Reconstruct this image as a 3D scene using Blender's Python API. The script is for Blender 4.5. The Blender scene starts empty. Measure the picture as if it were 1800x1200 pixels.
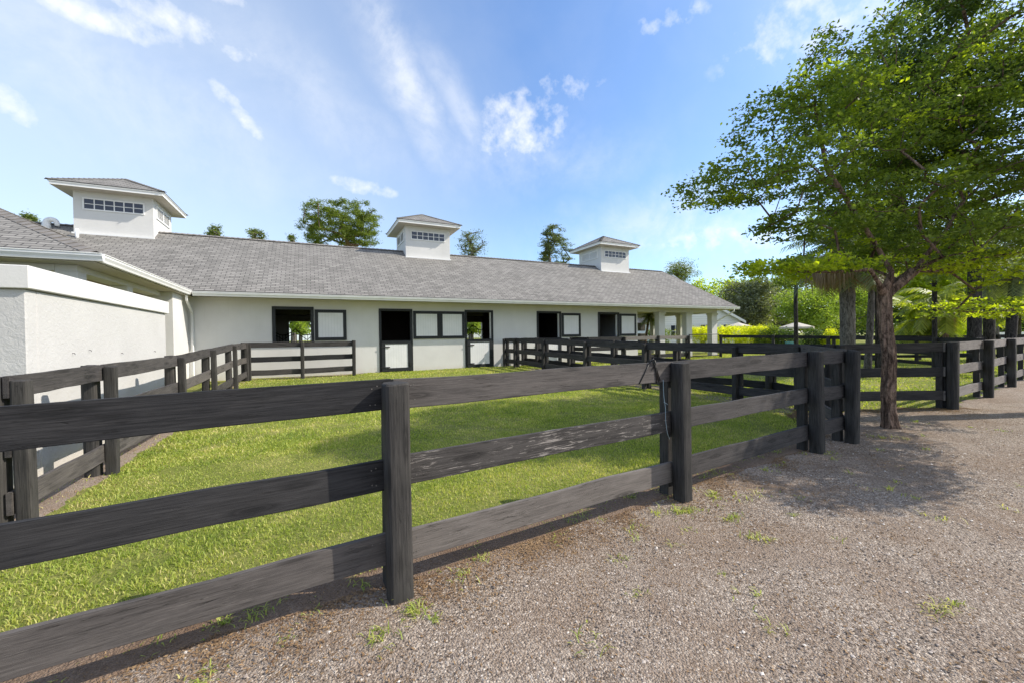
import bpy, bmesh, math, random
import numpy as np
from mathutils import Vector, Matrix
R = math.radians
sc = bpy.context.scene
COL = sc.collection
# ---------------------------------------------------------------- camera
YAW, PITCH, ROLL, FPX = R(26.3), R(-.66), R(.86), 717.0
fw = Vector((math.sin(YAW)*math.cos(PITCH), math.cos(YAW)*math.cos(PITCH), math.sin(PITCH)))
r0 = Vector((math.cos(YAW), -math.sin(YAW), 0)); u0 = r0.cross(fw)
rt = r0*math.cos(ROLL)-u0*math.sin(ROLL); up = u0*math.cos(ROLL)+r0*math.sin(ROLL)
cam = bpy.data.objects.new('camera', bpy.data.cameras.new('camera')); COL.objects.link(cam)
cam.matrix_world = Matrix(((rt.x, up.x, -fw.x, 0), (rt.y, up.y, -fw.y, 0), (rt.z, up.z, -fw.z, 1.6), (0, 0, 0, 1)))
cam.data.sensor_width = 36; cam.data.lens = FPX/1800*36; cam.data.clip_end = 3000; cam.data.clip_start = .05
sc.camera = cam
# ---------------------------------------------------------------- sun, sky, exposure
SUN = Vector((1, -.40, .86)).normalized()
sl = bpy.data.lights.new('sun', 'SUN'); sl.energy = 4.1; sl.angle = R(.5); sl.color = (1, .92, .80)
so = bpy.data.objects.new('sun', sl); COL.objects.link(so)
so.rotation_euler = SUN.to_track_quat('Z', 'Y').to_euler(); so.location = SUN*60
sc.view_settings.view_transform = 'Standard'; sc.view_settings.look = 'None'; sc.view_settings.gamma = 1
sc.view_settings.exposure = .56

class NT:
    def __init__(s, tree): s.t = tree
    def n(s, typ, **kw):
        nd = s.t.nodes.new(typ)
        for k, v in kw.items():
            if k.startswith('i_'):
                nd.inputs[k[2:].replace('_', ' ')].default_value = v
            else: setattr(nd, k, v)
        return nd
    def l(s, a, b): s.t.links.new(a, b)
    def val(s, sock, v):
        if isinstance(v, bpy.types.NodeSocket): s.l(v, sock)
        else:
            try: sock.default_value = v
            except Exception: sock.default_value = tuple(v)+(1,)
    def math(s, op, a, b=None, c=None, clamp=False):
        nd = s.n('ShaderNodeMath', operation=op); nd.use_clamp = clamp
        s.val(nd.inputs[0], a)
        if b is not None: s.val(nd.inputs[1], b)
        if c is not None: s.val(nd.inputs[2], c)
        return nd.outputs[0]
    def mix(s, f, a, b, mode='MIX'):
        nd = s.n('ShaderNodeMix', data_type='RGBA', blend_type=mode)
        s.val(nd.inputs[0], f); s.val(nd.inputs[6], a); s.val(nd.inputs[7], b)
        return nd.outputs[2]
    def ramp(s, f, stops, interp='LINEAR'):
        nd = s.n('ShaderNodeValToRGB'); cr = nd.color_ramp; cr.interpolation = interp
        while len(cr.elements) < len(stops): cr.elements.new(.5)
        for e, (p, c) in zip(cr.elements, stops):
            e.position = p; e.color = (c if hasattr(c, '__len__') else (c, c, c))[:3]+(1,) if hasattr(c, '__len__') else (c, c, c, 1)
        s.l(f, nd.inputs[0]); return nd.outputs[0]
    def noise(s, vec, scale, detail=4, rough=.55, dist=0):
        nd = s.n('ShaderNodeTexNoise'); nd.inputs['Scale'].default_value = scale; nd.inputs['Detail'].default_value = detail
        nd.inputs['Roughness'].default_value = rough; nd.inputs['Distortion'].default_value = dist
        if vec is not None: s.l(vec, nd.inputs['Vector'])
        return nd.outputs['Fac']
    def vscale(s, vec, sc_):
        nd = s.n('ShaderNodeVectorMath', operation='MULTIPLY'); s.l(vec, nd.inputs[0]); nd.inputs[1].default_value = sc_; return nd.outputs[0]
    def vadd(s, a, b):
        nd = s.n('ShaderNodeVectorMath', operation='ADD'); s.val(nd.inputs[0], a); s.val(nd.inputs[1], b); return nd.outputs[0]

w = bpy.data.worlds.new('World'); sc.world = w; w.use_nodes = True
wt = NT(w.node_tree); w.node_tree.nodes.clear()
sky = wt.n('ShaderNodeTexSky', sky_type='NISHITA'); sky.sun_disc = False
sky.sun_elevation = math.asin(SUN.z); sky.sun_rotation = math.atan2(SUN.x, SUN.y)
sky.air_density = 1.0; sky.dust_density = .6; sky.ozone_density = 2.0; sky.altitude = 0
geo = wt.n('ShaderNodeTexCoord'); dirv = geo.outputs['Generated']
def dot(v, c):
    nd = wt.n('ShaderNodeVectorMath', operation='DOT_PRODUCT'); wt.l(v, nd.inputs[0]); nd.inputs[1].default_value = c; return nd.outputs['Value']
# clouds: soft patches given as directions in the sky (centre, long axis direction, half sizes), broken up by noise
nz1 = wt.noise(dirv, 30, 8, .58, .0)
nz2 = wt.noise(dirv, 9, 5, .55, .2)
patches = [((-.26, .83, .49), (.9, .25, .1), .09, .024, 1.0), ((-.19, .83, .515), (.9, .25, .1), .075, .025, 1.0), ((-.13, .81, .58), (.9, .25, 0), .05, .025, .9), ((-.1, .85, .50), (1, 0, 0), .03, .015, .8), ((-.11, .9, .42), (.7, .2, -.7), .06, .016, 1.0),
           ((-.39, .85, .355), (.7, .2, -.7), .06, .02, 1.0), 
           ((.42, .79, .455), (.8, -.5, .1), .10, .075, .95), ((.11, .94, .33), (1, 0, -.05), .075, .018, .8), ((.48, .71, .52), (1, -.5, 0), .09, .03, .6), 
           ((.78, .59, .20), (.6, -.8, -.03), .17, .035, .9), ((.73, .66, .14), (.6, -.8, 0), .12, .02, .75), ((.76, .40, .52), (.6, -.8, .3), .14, .06, .6), ((.6, .55, .58), (.6, -.8, 0), .08, .02, .6),
           ((-.34, .78, .53), (1, .2, 0), .09, .04, .6), ((.7, .3, .64), (.6, -.8, .2), .12, .05, .7), ((.35, .6, .7), (1, -.2, .2), .2, .1, .8), ((.2, -.7, .5), (1, .3, 0), .5, .2, .9), ((-.8, -.1, .5), (.2, 1, 0), .4, .15, .8)]
tot = None
for c, a, ra, rb, s_ in patches:
    c = Vector(c).normalized(); a = Vector(a); a = (a-a.dot(c)*c).normalized(); b = c.cross(a)
    u = wt.math('MULTIPLY', dot(dirv, a), 1/ra); v = wt.math('MULTIPLY', dot(dirv, b), 1/rb)
    rr = wt.math('ADD', wt.math('MULTIPLY', u, u), wt.math('MULTIPLY', v, v))
    m = wt.math('MULTIPLY', wt.math('SUBTRACT', 1, wt.math('MULTIPLY', rr, .62), clamp=True), s_)
    m = wt.math('MULTIPLY', m, wt.math('GREATER_THAN', dot(dirv, c), 0))
    tot = m if tot is None else wt.math('MAXIMUM', tot, m)
nn = wt.math('ADD', wt.math('MULTIPLY', nz1, .62), wt.math('MULTIPLY', nz2, .38))
cl = wt.ramp(wt.math('ADD', nn, wt.math('MULTIPLY', tot, .26)), [(.60, 0), (.90, 1)])
cl = wt.math('MULTIPLY', cl, wt.math('MULTIPLY', wt.ramp(tot, [(0, 0), (.45, 1)]), .9))
haze = wt.math('MULTIPLY', wt.ramp(nz2, [(.38, 0), (.75, 1)]), .05)
cl = wt.math('MAXIMUM', cl, haze)
wn = wt.noise(dirv, 5, 7, .68, .6)
for c, a, ra, rb, s_ in (((.17, .83, .54), (.5, .2, -.84), .16, .032, .62), ((.30, .83, .47), (.6, .1, -.78), .13, .028, .42), ((-.3, .85, .42), (.9, .3, -.3), .3, .08, .3), ((.45, .8, .40), (.9, -.4, 0), .2, .05, .3), ((.75, .6, .24), (.6, -.8, 0), .25, .06, .45), ((.02, .88, .47), (.8, .2, -.4), .2, .06, .25)):
    c = Vector(c).normalized(); a = Vector(a); a = (a-a.dot(c)*c).normalized(); b = c.cross(a)
    u = wt.math('MULTIPLY', dot(dirv, a), 1/ra); v = wt.math('ADD', wt.math('MULTIPLY', dot(dirv, b), 1/rb), wt.math('MULTIPLY_ADD', nz2, 2.4, -1.2))
    e_ = wt.math('POWER', 2.718, wt.math('MULTIPLY', wt.math('ADD', wt.math('MULTIPLY', u, u), wt.math('MULTIPLY', v, v)), -.7))
    e_ = wt.math('MULTIPLY', wt.math('MULTIPLY', e_, s_), wt.ramp(wt.math('ADD', wt.math('MULTIPLY', wn, .7), wt.math('MULTIPLY', nz1, .3)), [(.38, .1), (.62, 1)]))
    cl = wt.math('MAXIMUM', cl, wt.math('MULTIPLY', e_, wt.math('GREATER_THAN', dot(dirv, c), 0)))
zc = wt.math('ABSOLUTE', dot(dirv, (0, 0, 1)))
skyc = wt.mix(1, sky.outputs[0], (.92, 1.04, 1.18), 'MULTIPLY')
# thin white veil toward the side away from the sun and the horizon
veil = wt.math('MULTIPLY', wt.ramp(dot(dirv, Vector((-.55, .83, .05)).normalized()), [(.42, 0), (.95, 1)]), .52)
zr = wt.math('MULTIPLY_ADD', wt.ramp(dot(dirv, (0, 0, 1)), [(.28, 0), (.62, 1)]), .10, 1)
zv = wt.n('ShaderNodeVectorMath', operation='SCALE'); wt.l(skyc, zv.inputs[0]); wt.l(zr, zv.inputs['Scale']); skyc = zv.outputs[0]
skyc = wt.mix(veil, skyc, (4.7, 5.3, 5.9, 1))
skyf = wt.mix(cl, skyc, (5.6, 5.7, 5.8, 1))
# unseen fill brightness added to the sky behind the camera, lifts the front walls
fill_glow = wt.math('MULTIPLY', wt.ramp(dot(dirv, Vector((.35, -.85, .38)).normalized()), [(.0, 0), (.8, 1)]), .42)
skyf = wt.mix(fill_glow, skyf, (7.2, 6.9, 6.5, 1))
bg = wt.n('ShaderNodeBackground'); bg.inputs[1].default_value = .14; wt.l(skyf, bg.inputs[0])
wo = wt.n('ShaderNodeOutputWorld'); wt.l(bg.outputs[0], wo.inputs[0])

rng = np.random.default_rng(7); random.seed(7)
# ---------------------------------------------------------------- helpers
def smooth(a, b, x):
    t = np.clip((np.asarray(x, float)-a)/(b-a), 0, 1); return t*t*(3-2*t)
def gz(x, y):
    x = np.asarray(x, float); y = np.asarray(y, float)
    return .19*smooth(8, 17.5, y) + .012*np.sin(x*1.3+y*.7)*np.sin(y*.9-x*.4) - .008
def gzf(x, y): return float(gz(x, y))
def ground_at(px, f):       # a point on the ground: direction number px, f metres ahead
    d = fw*f + rt*((px-900)/FPX*f); return d.x, d.y
def tag(o, label=None, cat=None, group=None, kind=None):
    if label: o['label'] = label
    if cat: o['category'] = cat
    if group: o['group'] = group
    if kind: o['kind'] = kind
    return o
def empty(name, loc, label, cat, group=None, rz=0):
    o = bpy.data.objects.new(name, None); COL.objects.link(o); o.location = loc; o.rotation_euler.z = rz; o.empty_display_size = .2
    return tag(o, label, cat, group)
def link(name, me, mat, parent=None, smooth_=False, loc=None):
    o = bpy.data.objects.new(name, me); COL.objects.link(o)
    if mat is not None:
        for m in (mat if isinstance(mat, (list, tuple)) else [mat]): me.materials.append(m)
    if smooth_: me.polygons.foreach_set('use_smooth', [True]*len(me.polygons))
    if parent is not None:
        o.parent = parent
        if loc is None:   # world-coordinate mesh under an unrotated empty
            o.matrix_parent_inverse = (Matrix.Translation(parent.location) @ parent.rotation_euler.to_matrix().to_4x4()).inverted() if parent.type == 'EMPTY' and parent.parent is None else Matrix()
    if loc is not None: o.location = loc
    return o
class MB:
    def __init__(s): s.v = []; s.f = []; s.uv = None
    def box(s, x0, x1, y0, y1, z0, z1):
        b = len(s.v)
        s.v += [(x0,y0,z0),(x1,y0,z0),(x1,y1,z0),(x0,y1,z0),(x0,y0,z1),(x1,y0,z1),(x1,y1,z1),(x0,y1,z1)]
        s.f += [tuple(b+i for i in q) for q in ((0,3,2,1),(4,5,6,7),(0,1,5,4),(1,2,6,5),(2,3,7,6),(3,0,4,7))]
        return s
    def poly(s, pts):
        b = len(s.v); s.v += [tuple(p) for p in pts]; s.f.append(tuple(range(b, b+len(pts)))); return s
    def slab(s, pts, off):       # polygon thickened by the vector off
        n = len(pts); b = len(s.v); off = Vector(off)
        s.v += [tuple(p) for p in pts]+[tuple(Vector(p)+off) for p in pts]
        s.f.append(tuple(range(b, b+n))); s.f.append(tuple(range(b+2*n-1, b+n-1, -1)))
        for i in range(n):
            j = (i+1) % n; s.f.append((b+j, b+i, b+n+i, b+n+j))
        return s
    def tube(s, pts, rad, seg=8, cap=True):
        pts = [Vector(p) for p in pts]; n = len(pts); b = len(s.v)
        rads = rad if hasattr(rad, '__len__') else [rad]*n
        up_ = None
        for i, p in enumerate(pts):
            d = (pts[min(i+1, n-1)]-pts[max(i-1, 0)]).normalized()
            if up_ is None: up_ = d.orthogonal().normalized()
            up_ = (up_-up_.dot(d)*d).normalized(); sd = d.cross(up_)
            for k in range(seg):
                a = 2*math.pi*k/seg; s.v.append(tuple(p+(up_*math.cos(a)+sd*math.sin(a))*rads[i]))
        for i in range(n-1):
            for k in range(seg):
                k2 = (k+1) % seg; s.f.append((b+i*seg+k, b+i*seg+k2, b+(i+1)*seg+k2, b+(i+1)*seg+k))
        if cap:
            s.f.append(tuple(b+k for k in range(seg))[::-1]); s.f.append(tuple(b+(n-1)*seg+k for k in range(seg)))
        return s
    def mesh(s, name='m', bevel=0, seg=1):
        me = bpy.data.meshes.new(name)
        bm = bmesh.new(); vs = [bm.verts.new(v) for v in s.v]
        for f in s.f:
            try: bm.faces.new([vs[i] for i in f])
            except ValueError: pass
        bmesh.ops.recalc_face_normals(bm, faces=bm.faces)
        if bevel: bmesh.ops.bevel(bm, geom=list(bm.edges), offset=bevel, segments=seg, affect='EDGES', clamp_overlap=True)
        bm.to_mesh(me); bm.free(); return me
    def build(s, name, mat, parent=None, bevel=0, smooth_=False, seg=1, loc=None):
        return link(name, s.mesh(name, bevel, seg), mat, parent, smooth_, loc)
def np_mesh(name, V, F, attr=None):
    V = np.asarray(V, np.float32); F = np.asarray(F, np.int32)
    me = bpy.data.meshes.new(name); k = F.shape[1]
    me.vertices.add(len(V)); me.vertices.foreach_set('co', V.ravel())
    me.loops.add(F.size); me.loops.foreach_set('vertex_index', F.ravel())
    me.polygons.add(len(F)); me.polygons.foreach_set('loop_start', np.arange(len(F), dtype=np.int32)*k)
    me.update(calc_edges=True); return me

# ---------------------------------------------------------------- materials
def mat(name, rough=.7, spec=.3):
    m = bpy.data.materials.new(name); m.use_nodes = True; t = NT(m.node_tree)
    b = m.node_tree.nodes['Principled BSDF']; b.inputs['Roughness'].default_value = rough; b.inputs['Specular IOR Level'].default_value = spec
    return m, t, b
def coord(t, which='Object'): return t.n('ShaderNodeTexCoord').outputs[which]
def bump(t, b, h, strength, dist=.01):
    nd = t.n('ShaderNodeBump'); nd.inputs['Strength'].default_value = strength; nd.inputs['Distance'].default_value = dist
    t.l(h, nd.inputs['Height']); t.l(nd.outputs[0], b.inputs['Normal'])
def plain(name, c, rough=.6, spec=.3, var=.12, scale=3, bs=.15, metal=0):
    m, t, b = mat(name, rough, spec); co = coord(t); nz = t.noise(co, scale, 5)
    c2 = tuple(x*(1-var*2) for x in c)
    t.l(t.ramp(nz, [(.3, c2), (.65, c)]), b.inputs['Base Color'])
    if bs: bump(t, b, t.noise(co, scale*12, 3), bs, .004)
    b.inputs['Metallic'].default_value = metal
    return m
def wood(name, dark, grey, amt, peel=0):
    m, t, b = mat(name, .82, .25)
    co = coord(t); oi = t.n('ShaderNodeObjectInfo')
    off = t.n('ShaderNodeCombineXYZ'); t.l(t.math('MULTIPLY', oi.outputs['Random'], 37), off.inputs[0]); t.l(t.math('MULTIPLY', oi.outputs['Random'], 11), off.inputs[2])
    v = t.vadd(co, off.outputs[0])
    grain = t.noise(t.vscale(v, (1.3, 42, 46)), 3.0, 8, .72, .35)
    fine = t.noise(t.vscale(v, (5, 80, 120)), 4.0, 5, .7)
    patch = t.noise(t.vscale(v, (1.2, 4, 5)), 1.5, 4, .6, .5)
    speck = t.noise(v, 95, 3, .6)
    f = t.math('ADD', t.math('MULTIPLY', grain, .6), t.math('MULTIPLY', patch, .45))
    f = t.math('ADD', f, t.math('MULTIPLY', oi.outputs['Random'], .10))
    wf = t.ramp(f, [(.60-amt*.4, 0), (1.12-amt*.4, 1)])
    mid = tuple(d*.55+g*.45 for d, g in zip(dark, grey))
    gcol = t.mix(fine, mid, grey)
    dcol = t.mix(t.ramp(grain, [(.35, 0), (.7, 1)]), tuple(x*.6 for x in dark), tuple(x*1.5 for x in dark))
    col = t.mix(wf, dcol, gcol)
    # knots
    vo = t.n('ShaderNodeTexVoronoi', feature='F1'); vo.inputs['Scale'].default_value = 1.0
    t.l(t.vadd(t.vscale(v, (1.5, 7, 8)), (0, 0, 0)), vo.inputs['Vector'])
    kn = t.ramp(vo.outputs['Distance'], [(.0, 1), (.09, .75), (.11, .3), (.14, .8), (.24, 0)])
    col = t.mix(t.math('MULTIPLY', kn, .85), col, tuple(x*.5 for x in dark))
    # long cracks
    cr = t.ramp(t.noise(t.vscale(v, (.9, 22, 26)), 2.2, 3, .5, .6), [(.485, 0), (.5, 1), (.515, 0)])
    cr = t.math('MULTIPLY', cr, t.ramp(t.noise(v, 3, 2), [(.5, 0), (.6, 1)]))
    col = t.mix(t.math('MULTIPLY', cr, .75), col, (.006, .006, .006))
    if peel:
        pl = t.ramp(t.math('ADD', t.math('MULTIPLY', t.noise(t.vscale(v, (2.2, 26, 30)), 2.6, 7, .75, .8), .7), t.math('MULTIPLY', t.noise(v, 2.4, 4), .3)), [(.56, 0), (.6, 1)])
        col = t.mix(t.math('MULTIPLY', pl, peel), col, t.mix(fine, (.20, .18, .165), (.50, .46, .42)))
    sp = t.ramp(speck, [(.735, 0), (.77, 1)])
    col = t.mix(t.math('MULTIPLY', sp, .5), col, (.30, .29, .27))
    t.l(col, b.inputs['Base Color'])
    h = t.math('SUBTRACT', t.math('ADD', t.math('MULTIPLY', grain, .6), t.math('MULTIPLY', fine, .5)), cr)
    bump(t, b, h, .65, .004)
    return m
M = {}
M['rail_dark'] = wood('black stained rail', (.022, .022, .024), (.085, .080, .078), .22)
M['rail_grey'] = wood('weathered grey rail', (.040, .037, .036), (.205, .182, .168), .6, .12)
M['rail_mid'] = wood('half weathered rail', (.030, .028, .028), (.16, .145, .14), .42)
M['rail_peel'] = wood('peeling black rail', (.035, .032, .031), (.17, .155, .145), .45, .8)
M['rail_worn'] = wood('worn grey brown rail', (.055, .049, .045), (.275, .245, .222), .72, .25)
M['rail_pale'] = wood('bleached rail', (.075, .068, .064), (.33, .30, .28), .78)
M['post'] = wood('black stained post', (.026, .025, .024), (.13, .12, .11), .34)
# post grain runs along local x of the post mesh as well: posts are built lying down and stood up

def stucco(name, c, dist=.006, stains=True):
    m, t, b = mat(name, .85, .2); co = coord(t)
    big = t.noise(co, .8, 5, .6); fine = t.noise(co, 38, 4, .6, .6); sp = t.noise(co, 14, 5, .62, .9)
    c2 = tuple(x*.9 for x in c)
    col = t.ramp(big, [(.3, c2), (.62, c)])
    if stains:
        xyz = t.n('ShaderNodeSeparateXYZ'); t.l(co, xyz.inputs[0])
        low = t.ramp(t.math('ADD', xyz.outputs[2], t.math('MULTIPLY', t.noise(co, 3.5, 4), .35)), [(.28, 1), (.58, 0)])
        col = t.mix(t.math('MULTIPLY', low, .4), col, (.50, .43, .36))
        streak = t.ramp(t.noise(t.vscale(co, (5, 5, .35)), 2, 5, .6), [(.56, 0), (.76, 1)])
        col = t.mix(t.math('MULTIPLY', streak, .14), col, (.45, .44, .42))
    t.l(col, b.inputs['Base Color'])
    bump(t, b, t.math('ADD', t.math('MULTIPLY', fine, .4), sp), .55, dist)
    return m
M['stucco'] = stucco('white stucco', (.64, .635, .62), .004)
M['stucco_rough'] = stucco('rough white stucco', (.52, .515, .505), .014)
M['stucco_tan'] = plain('tan stucco', (.36, .30, .25), .85, .2, .06, 1.5, .2)
M['soffit'] = plain('cream soffit', (.52, .48, .41), .8, .2, .03, 2, .05)
M['trim'] = plain('white painted metal', (.80, .80, .79), .4, .45, .05, 2.5, .04)
M['trimw'] = plain('white painted wood', (.78, .78, .77), .5, .4, .05, 6, .1)
M['black'] = plain('black painted wood', (.018, .021, .024), .55, .35, .15, 5, .15)
M['iron'] = plain('black iron', (.012, .012, .012), .5, .5, .1, 5, 0)
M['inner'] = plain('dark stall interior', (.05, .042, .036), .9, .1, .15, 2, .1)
m, t, b = mat('clerestory glass', .06, .6); b.inputs['Base Color'].default_value = (.018, .026, .05, 1); M['glass'] = m
m, t, b = mat('board panel', .6, .35); co = coord(t); xyz = t.n('ShaderNodeSeparateXYZ'); t.l(co, xyz.inputs[0])
gr = t.math('PINGPONG', xyz.outputs[0], .055); gl = t.ramp(t.math('DIVIDE', gr, .055), [(0, 0), (.11, 1)])
t.l(t.mix(gl, (.50, .51, .51), t.ramp(t.noise(co, 2.5, 5), [(.3, (.66, .67, .67)), (.7, (.74, .74, .74))])), b.inputs['Base Color']); bump(t, b, gl, .7, .006); M['panel'] = m
def shingles(name, light, dark, bw=.30, rh=.145):
    m, t, b = mat(name, .95, .1); uv = coord(t, 'UV')
    br = t.n('ShaderNodeTexBrick'); t.l(uv, br.inputs['Vector']); br.offset = .5; br.squash = 1
    for k, v in (('Scale', 1), ('Mortar Size', .011), ('Mortar Smooth', .2), ('Bias', 0), ('Brick Width', bw), ('Row Height', rh)): br.inputs[k].default_value = v
    br.inputs['Color1'].default_value = (0, 0, 0, 1); br.inputs['Color2'].default_value = (1, 1, 1, 1); br.inputs['Mortar'].default_value = (.5, .5, .5, 1)
    big = t.noise(uv, .35, 4, .6); gran = t.noise(uv, 60, 3, .7)
    f = t.math('ADD', t.math('MULTIPLY', br.outputs['Color'], .34), t.math('ADD', t.math('MULTIPLY', big, .34), t.math('MULTIPLY', gran, .3)))
    col = t.ramp(f, [(.18, dark), (.55, light), (.85, tuple(x*1.25 for x in light))])
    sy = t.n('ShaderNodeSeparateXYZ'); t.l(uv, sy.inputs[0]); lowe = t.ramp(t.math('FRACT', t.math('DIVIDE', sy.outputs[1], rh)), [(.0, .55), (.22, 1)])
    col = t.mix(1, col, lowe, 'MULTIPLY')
    st = t.ramp(t.noise(t.vscale(uv, (2.2, .35, 1)), 1.2, 5, .6), [(.5, 0), (.75, 1)])
    col = t.mix(t.math('MULTIPLY', st, .25), col, tuple(x*.55 for x in dark))
    col = t.mix(t.math('MULTIPLY', br.outputs['Fac'], .85), col, (.045, .045, .048))
    t.l(col, b.inputs['Base Color'])
    # each course steps down toward its lower edge
    xyz = t.n('ShaderNodeSeparateXYZ'); t.l(uv, xyz.inputs[0])
    saw = t.math('SUBTRACT', 1, t.math('FRACT', t.math('DIVIDE', xyz.outputs[1], rh)))
    h = t.math('ADD', t.math('MULTIPLY', saw, .6), t.math('SUBTRACT', t.math('MULTIPLY', gran, .2), t.math('MULTIPLY', br.outputs['Fac'], .8)))
    bump(t, b, h, .7, .02)
    return m
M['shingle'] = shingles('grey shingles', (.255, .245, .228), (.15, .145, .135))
def leafm(name, c1, c2, trans=.45, rough=.5, stops=None):
    m = bpy.data.materials.new(name); m.use_nodes = True; t = NT(m.node_tree); nt = m.node_tree
    b = nt.nodes['Principled BSDF']; out = nt.nodes['Material Output']
    g = t.n('ShaderNodeNewGeometry'); co = coord(t)
    f = t.math('ADD', t.math('MULTIPLY', g.outputs['Random Per Island'], .55), t.math('MULTIPLY_ADD', t.noise(co, 1.1, 4, .65), 1.1, -.27))
    col = t.ramp(f, stops or [(.15, c1), (.85, c2)])
    t.l(col, b.inputs['Base Color']); b.inputs['Roughness'].default_value = rough; b.inputs['Specular IOR Level'].default_value = .35
    tr = t.n('ShaderNodeBsdfTranslucent'); t.l(t.mix(1, col, (1.6, 1.7, .55), 'MULTIPLY'), tr.inputs[0])
    mx = t.n('ShaderNodeMixShader'); mx.inputs[0].default_value = trans
    t.l(b.outputs[0], mx.inputs[1]); t.l(tr.outputs[0], mx.inputs[2]); t.l(mx.outputs[0], out.inputs[0]); return m
M['leaf'] = leafm('small green leaf', (.075, .12, .026), (.21, .265, .05), .55)
M['leaf2'] = leafm('deep green leaf', (.038, .072, .024), (.105, .155, .045), .42)
M['leafy'] = leafm('yellow green leaf', (.20, .27, .022), (.44, .49, .04), .62)
M['olive'] = leafm('olive grey leaf', (.13, .15, .085), (.25, .27, .17), .3)
M['pine'] = leafm('pine needles', (.075, .115, .028), (.20, .25, .05), .35, .6)
M['cyp'] = leafm('soft needles', (.085, .12, .05), (.17, .20, .085), .3, .6)
M['lime'] = leafm('light green leaf', (.17, .24, .05), (.32, .40, .09), .5)
M['hedge'] = leafm('golden hedge leaf', (.40, .43, .03), (.68, .66, .045), .6)
M['frond'] = leafm('palm frond', (.09, .12, .06), (.21, .25, .13), .4)
M['frondy'] = leafm('yellow palm frond', (.11, .16, .03), (.34, .36, .06), .45)
M['dead'] = leafm('dead palm leaf', (.16, .11, .07), (.42, .31, .21), .25, .8)
M['grass'] = leafm('grass blade', (.15, .20, .035), (.40, .42, .10), .38, .55, [(.05, (.11, .18, .03)), (.42, (.28, .35, .065)), (.72, (.46, .48, .12)), (.92, (.66, .56, .29))])
M['dryleaf'] = leafm('dry leaf litter', (.10, .05, .025), (.32, .21, .11), .1, .8)
def bark(name, c1, c2, sc_=1.0, bs=.9):
    m, t, b = mat(name, .9, .15); co = coord(t)
    n1 = t.noise(t.vscale(co, (9*sc_, 9*sc_, 2.2*sc_)), 2.2, 8, .7, 1.0); n2 = t.noise(co, 45*sc_, 4, .7)
    f = t.math('ADD', t.math('MULTIPLY', n1, .8), t.math('MULTIPLY', n2, .2))
    t.l(t.ramp(f, [(.36, tuple(x*.22 for x in c1)), (.46, c1), (.60, c2)]), b.inputs['Base Color']); bump(t, b, f, bs, .05); return m
M['bark'] = bark('rough brown bark', (.105, .070, .052), (.34, .235, .175), .8, 1.0)
M['barkg'] = bark('grey bark', (.10, .09, .08), (.22, .20, .18), .8, .6)
M['barkd'] = bark('dark bark', (.03, .027, .025), (.09, .08, .072), .8, .6)
# ground materials
m, t, b = mat('lawn soil and turf', .95, .1); co = coord(t)
n1 = t.noise(co, .55, 5, .6); n2 = t.noise(co, 30, 5, .7); n3 = t.noise(co, 3.2, 5, .65)
f = t.math('ADD', t.math('MULTIPLY', n1, .4), t.math('ADD', t.math('MULTIPLY', n2, .45), t.math('MULTIPLY', n3, .25)))
gcol = t.ramp(f, [(.3, (.07, .10, .02)), (.5, (.18, .21, .045)), (.66, (.32, .31, .10)), (.80, (.40, .32, .18))])
t.l(gcol, b.inputs['Base Color']); bump(t, b, n2, .9, .05); M['lawn'] = m
def gravelmat(name, sand, tint=(1.08, 1.06, 1.01)):
    m, t, b = mat(name, .92, .15); co = coord(t)
    vo = t.n('ShaderNodeTexVoronoi', feature='F1'); vo.inputs['Scale'].default_value = 75; t.l(co, vo.inputs['Vector'])
    vo2 = t.n('ShaderNodeTexVoronoi', feature='F1'); vo2.inputs['Scale'].default_value = 165; t.l(co, vo2.inputs['Vector'])
    s1 = t.n('ShaderNodeSeparateColor'); t.l(vo.outputs['Color'], s1.inputs[0]); s2 = t.n('ShaderNodeSeparateColor'); t.l(vo2.outputs['Color'], s2.inputs[0])
    f = t.math('ADD', t.math('MULTIPLY', s1.outputs[0], .5), t.math('MULTIPLY', s2.outputs[0], .5))
    st = t.ramp(f, [(.08, (.085, .068, .056)), (.36, (.23, .188, .158)), (.7, (.36, .305, .262)), (.93, (.62, .56, .50))])
    patch = t.noise(co, .8, 6, .62, .4); p2 = t.noise(co, 2.7, 5, .6)
    soil = t.ramp(t.noise(co, 45, 5, .7), [(.3, (.16, .122, .098)), (.6, (.33, .272, .23)), (.8, (.42, .36, .31))])
    pm = t.ramp(t.math('ADD', t.math('MULTIPLY', patch, .6), t.math('MULTIPLY', p2, .4)), [(.5-sand, 0), (.62-sand, 1)])
    col = t.mix(t.math('MULTIPLY', pm, .8), st, soil)
    brown = t.ramp(t.noise(co, 1.1, 7, .7, .8), [(.44, 0), (.62, 1)])
    col = t.mix(t.math('MULTIPLY', brown, .5), col, (.20, .14, .10))
    if tint: col = t.mix(1, col, tint, 'MULTIPLY')
    t.l(col, b.inputs['Base Color'])
    h = t.math('SUBTRACT', t.math('MULTIPLY', s1.outputs[1], .5), t.math('ADD', t.math('MULTIPLY', vo.outputs['Distance'], 1.2), t.math('MULTIPLY', vo2.outputs['Distance'], .6)))
    bump(t, b, h, .8, .012); return m
M['gravel'] = gravelmat('shell rock gravel', .0)
M['sand'] = gravelmat('sandy soil', .3)
m, t, b = mat('pebble', .85, .2); g = t.n('ShaderNodeNewGeometry')
t.l(t.ramp(g.outputs['Random Per Island'], [(0, (.10, .08, .066)), (.45, (.27, .22, .185)), (.8, (.40, .34, .295)), (1, (.70, .65, .59))]), b.inputs['Base Color']); M['pebble'] = m

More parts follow.
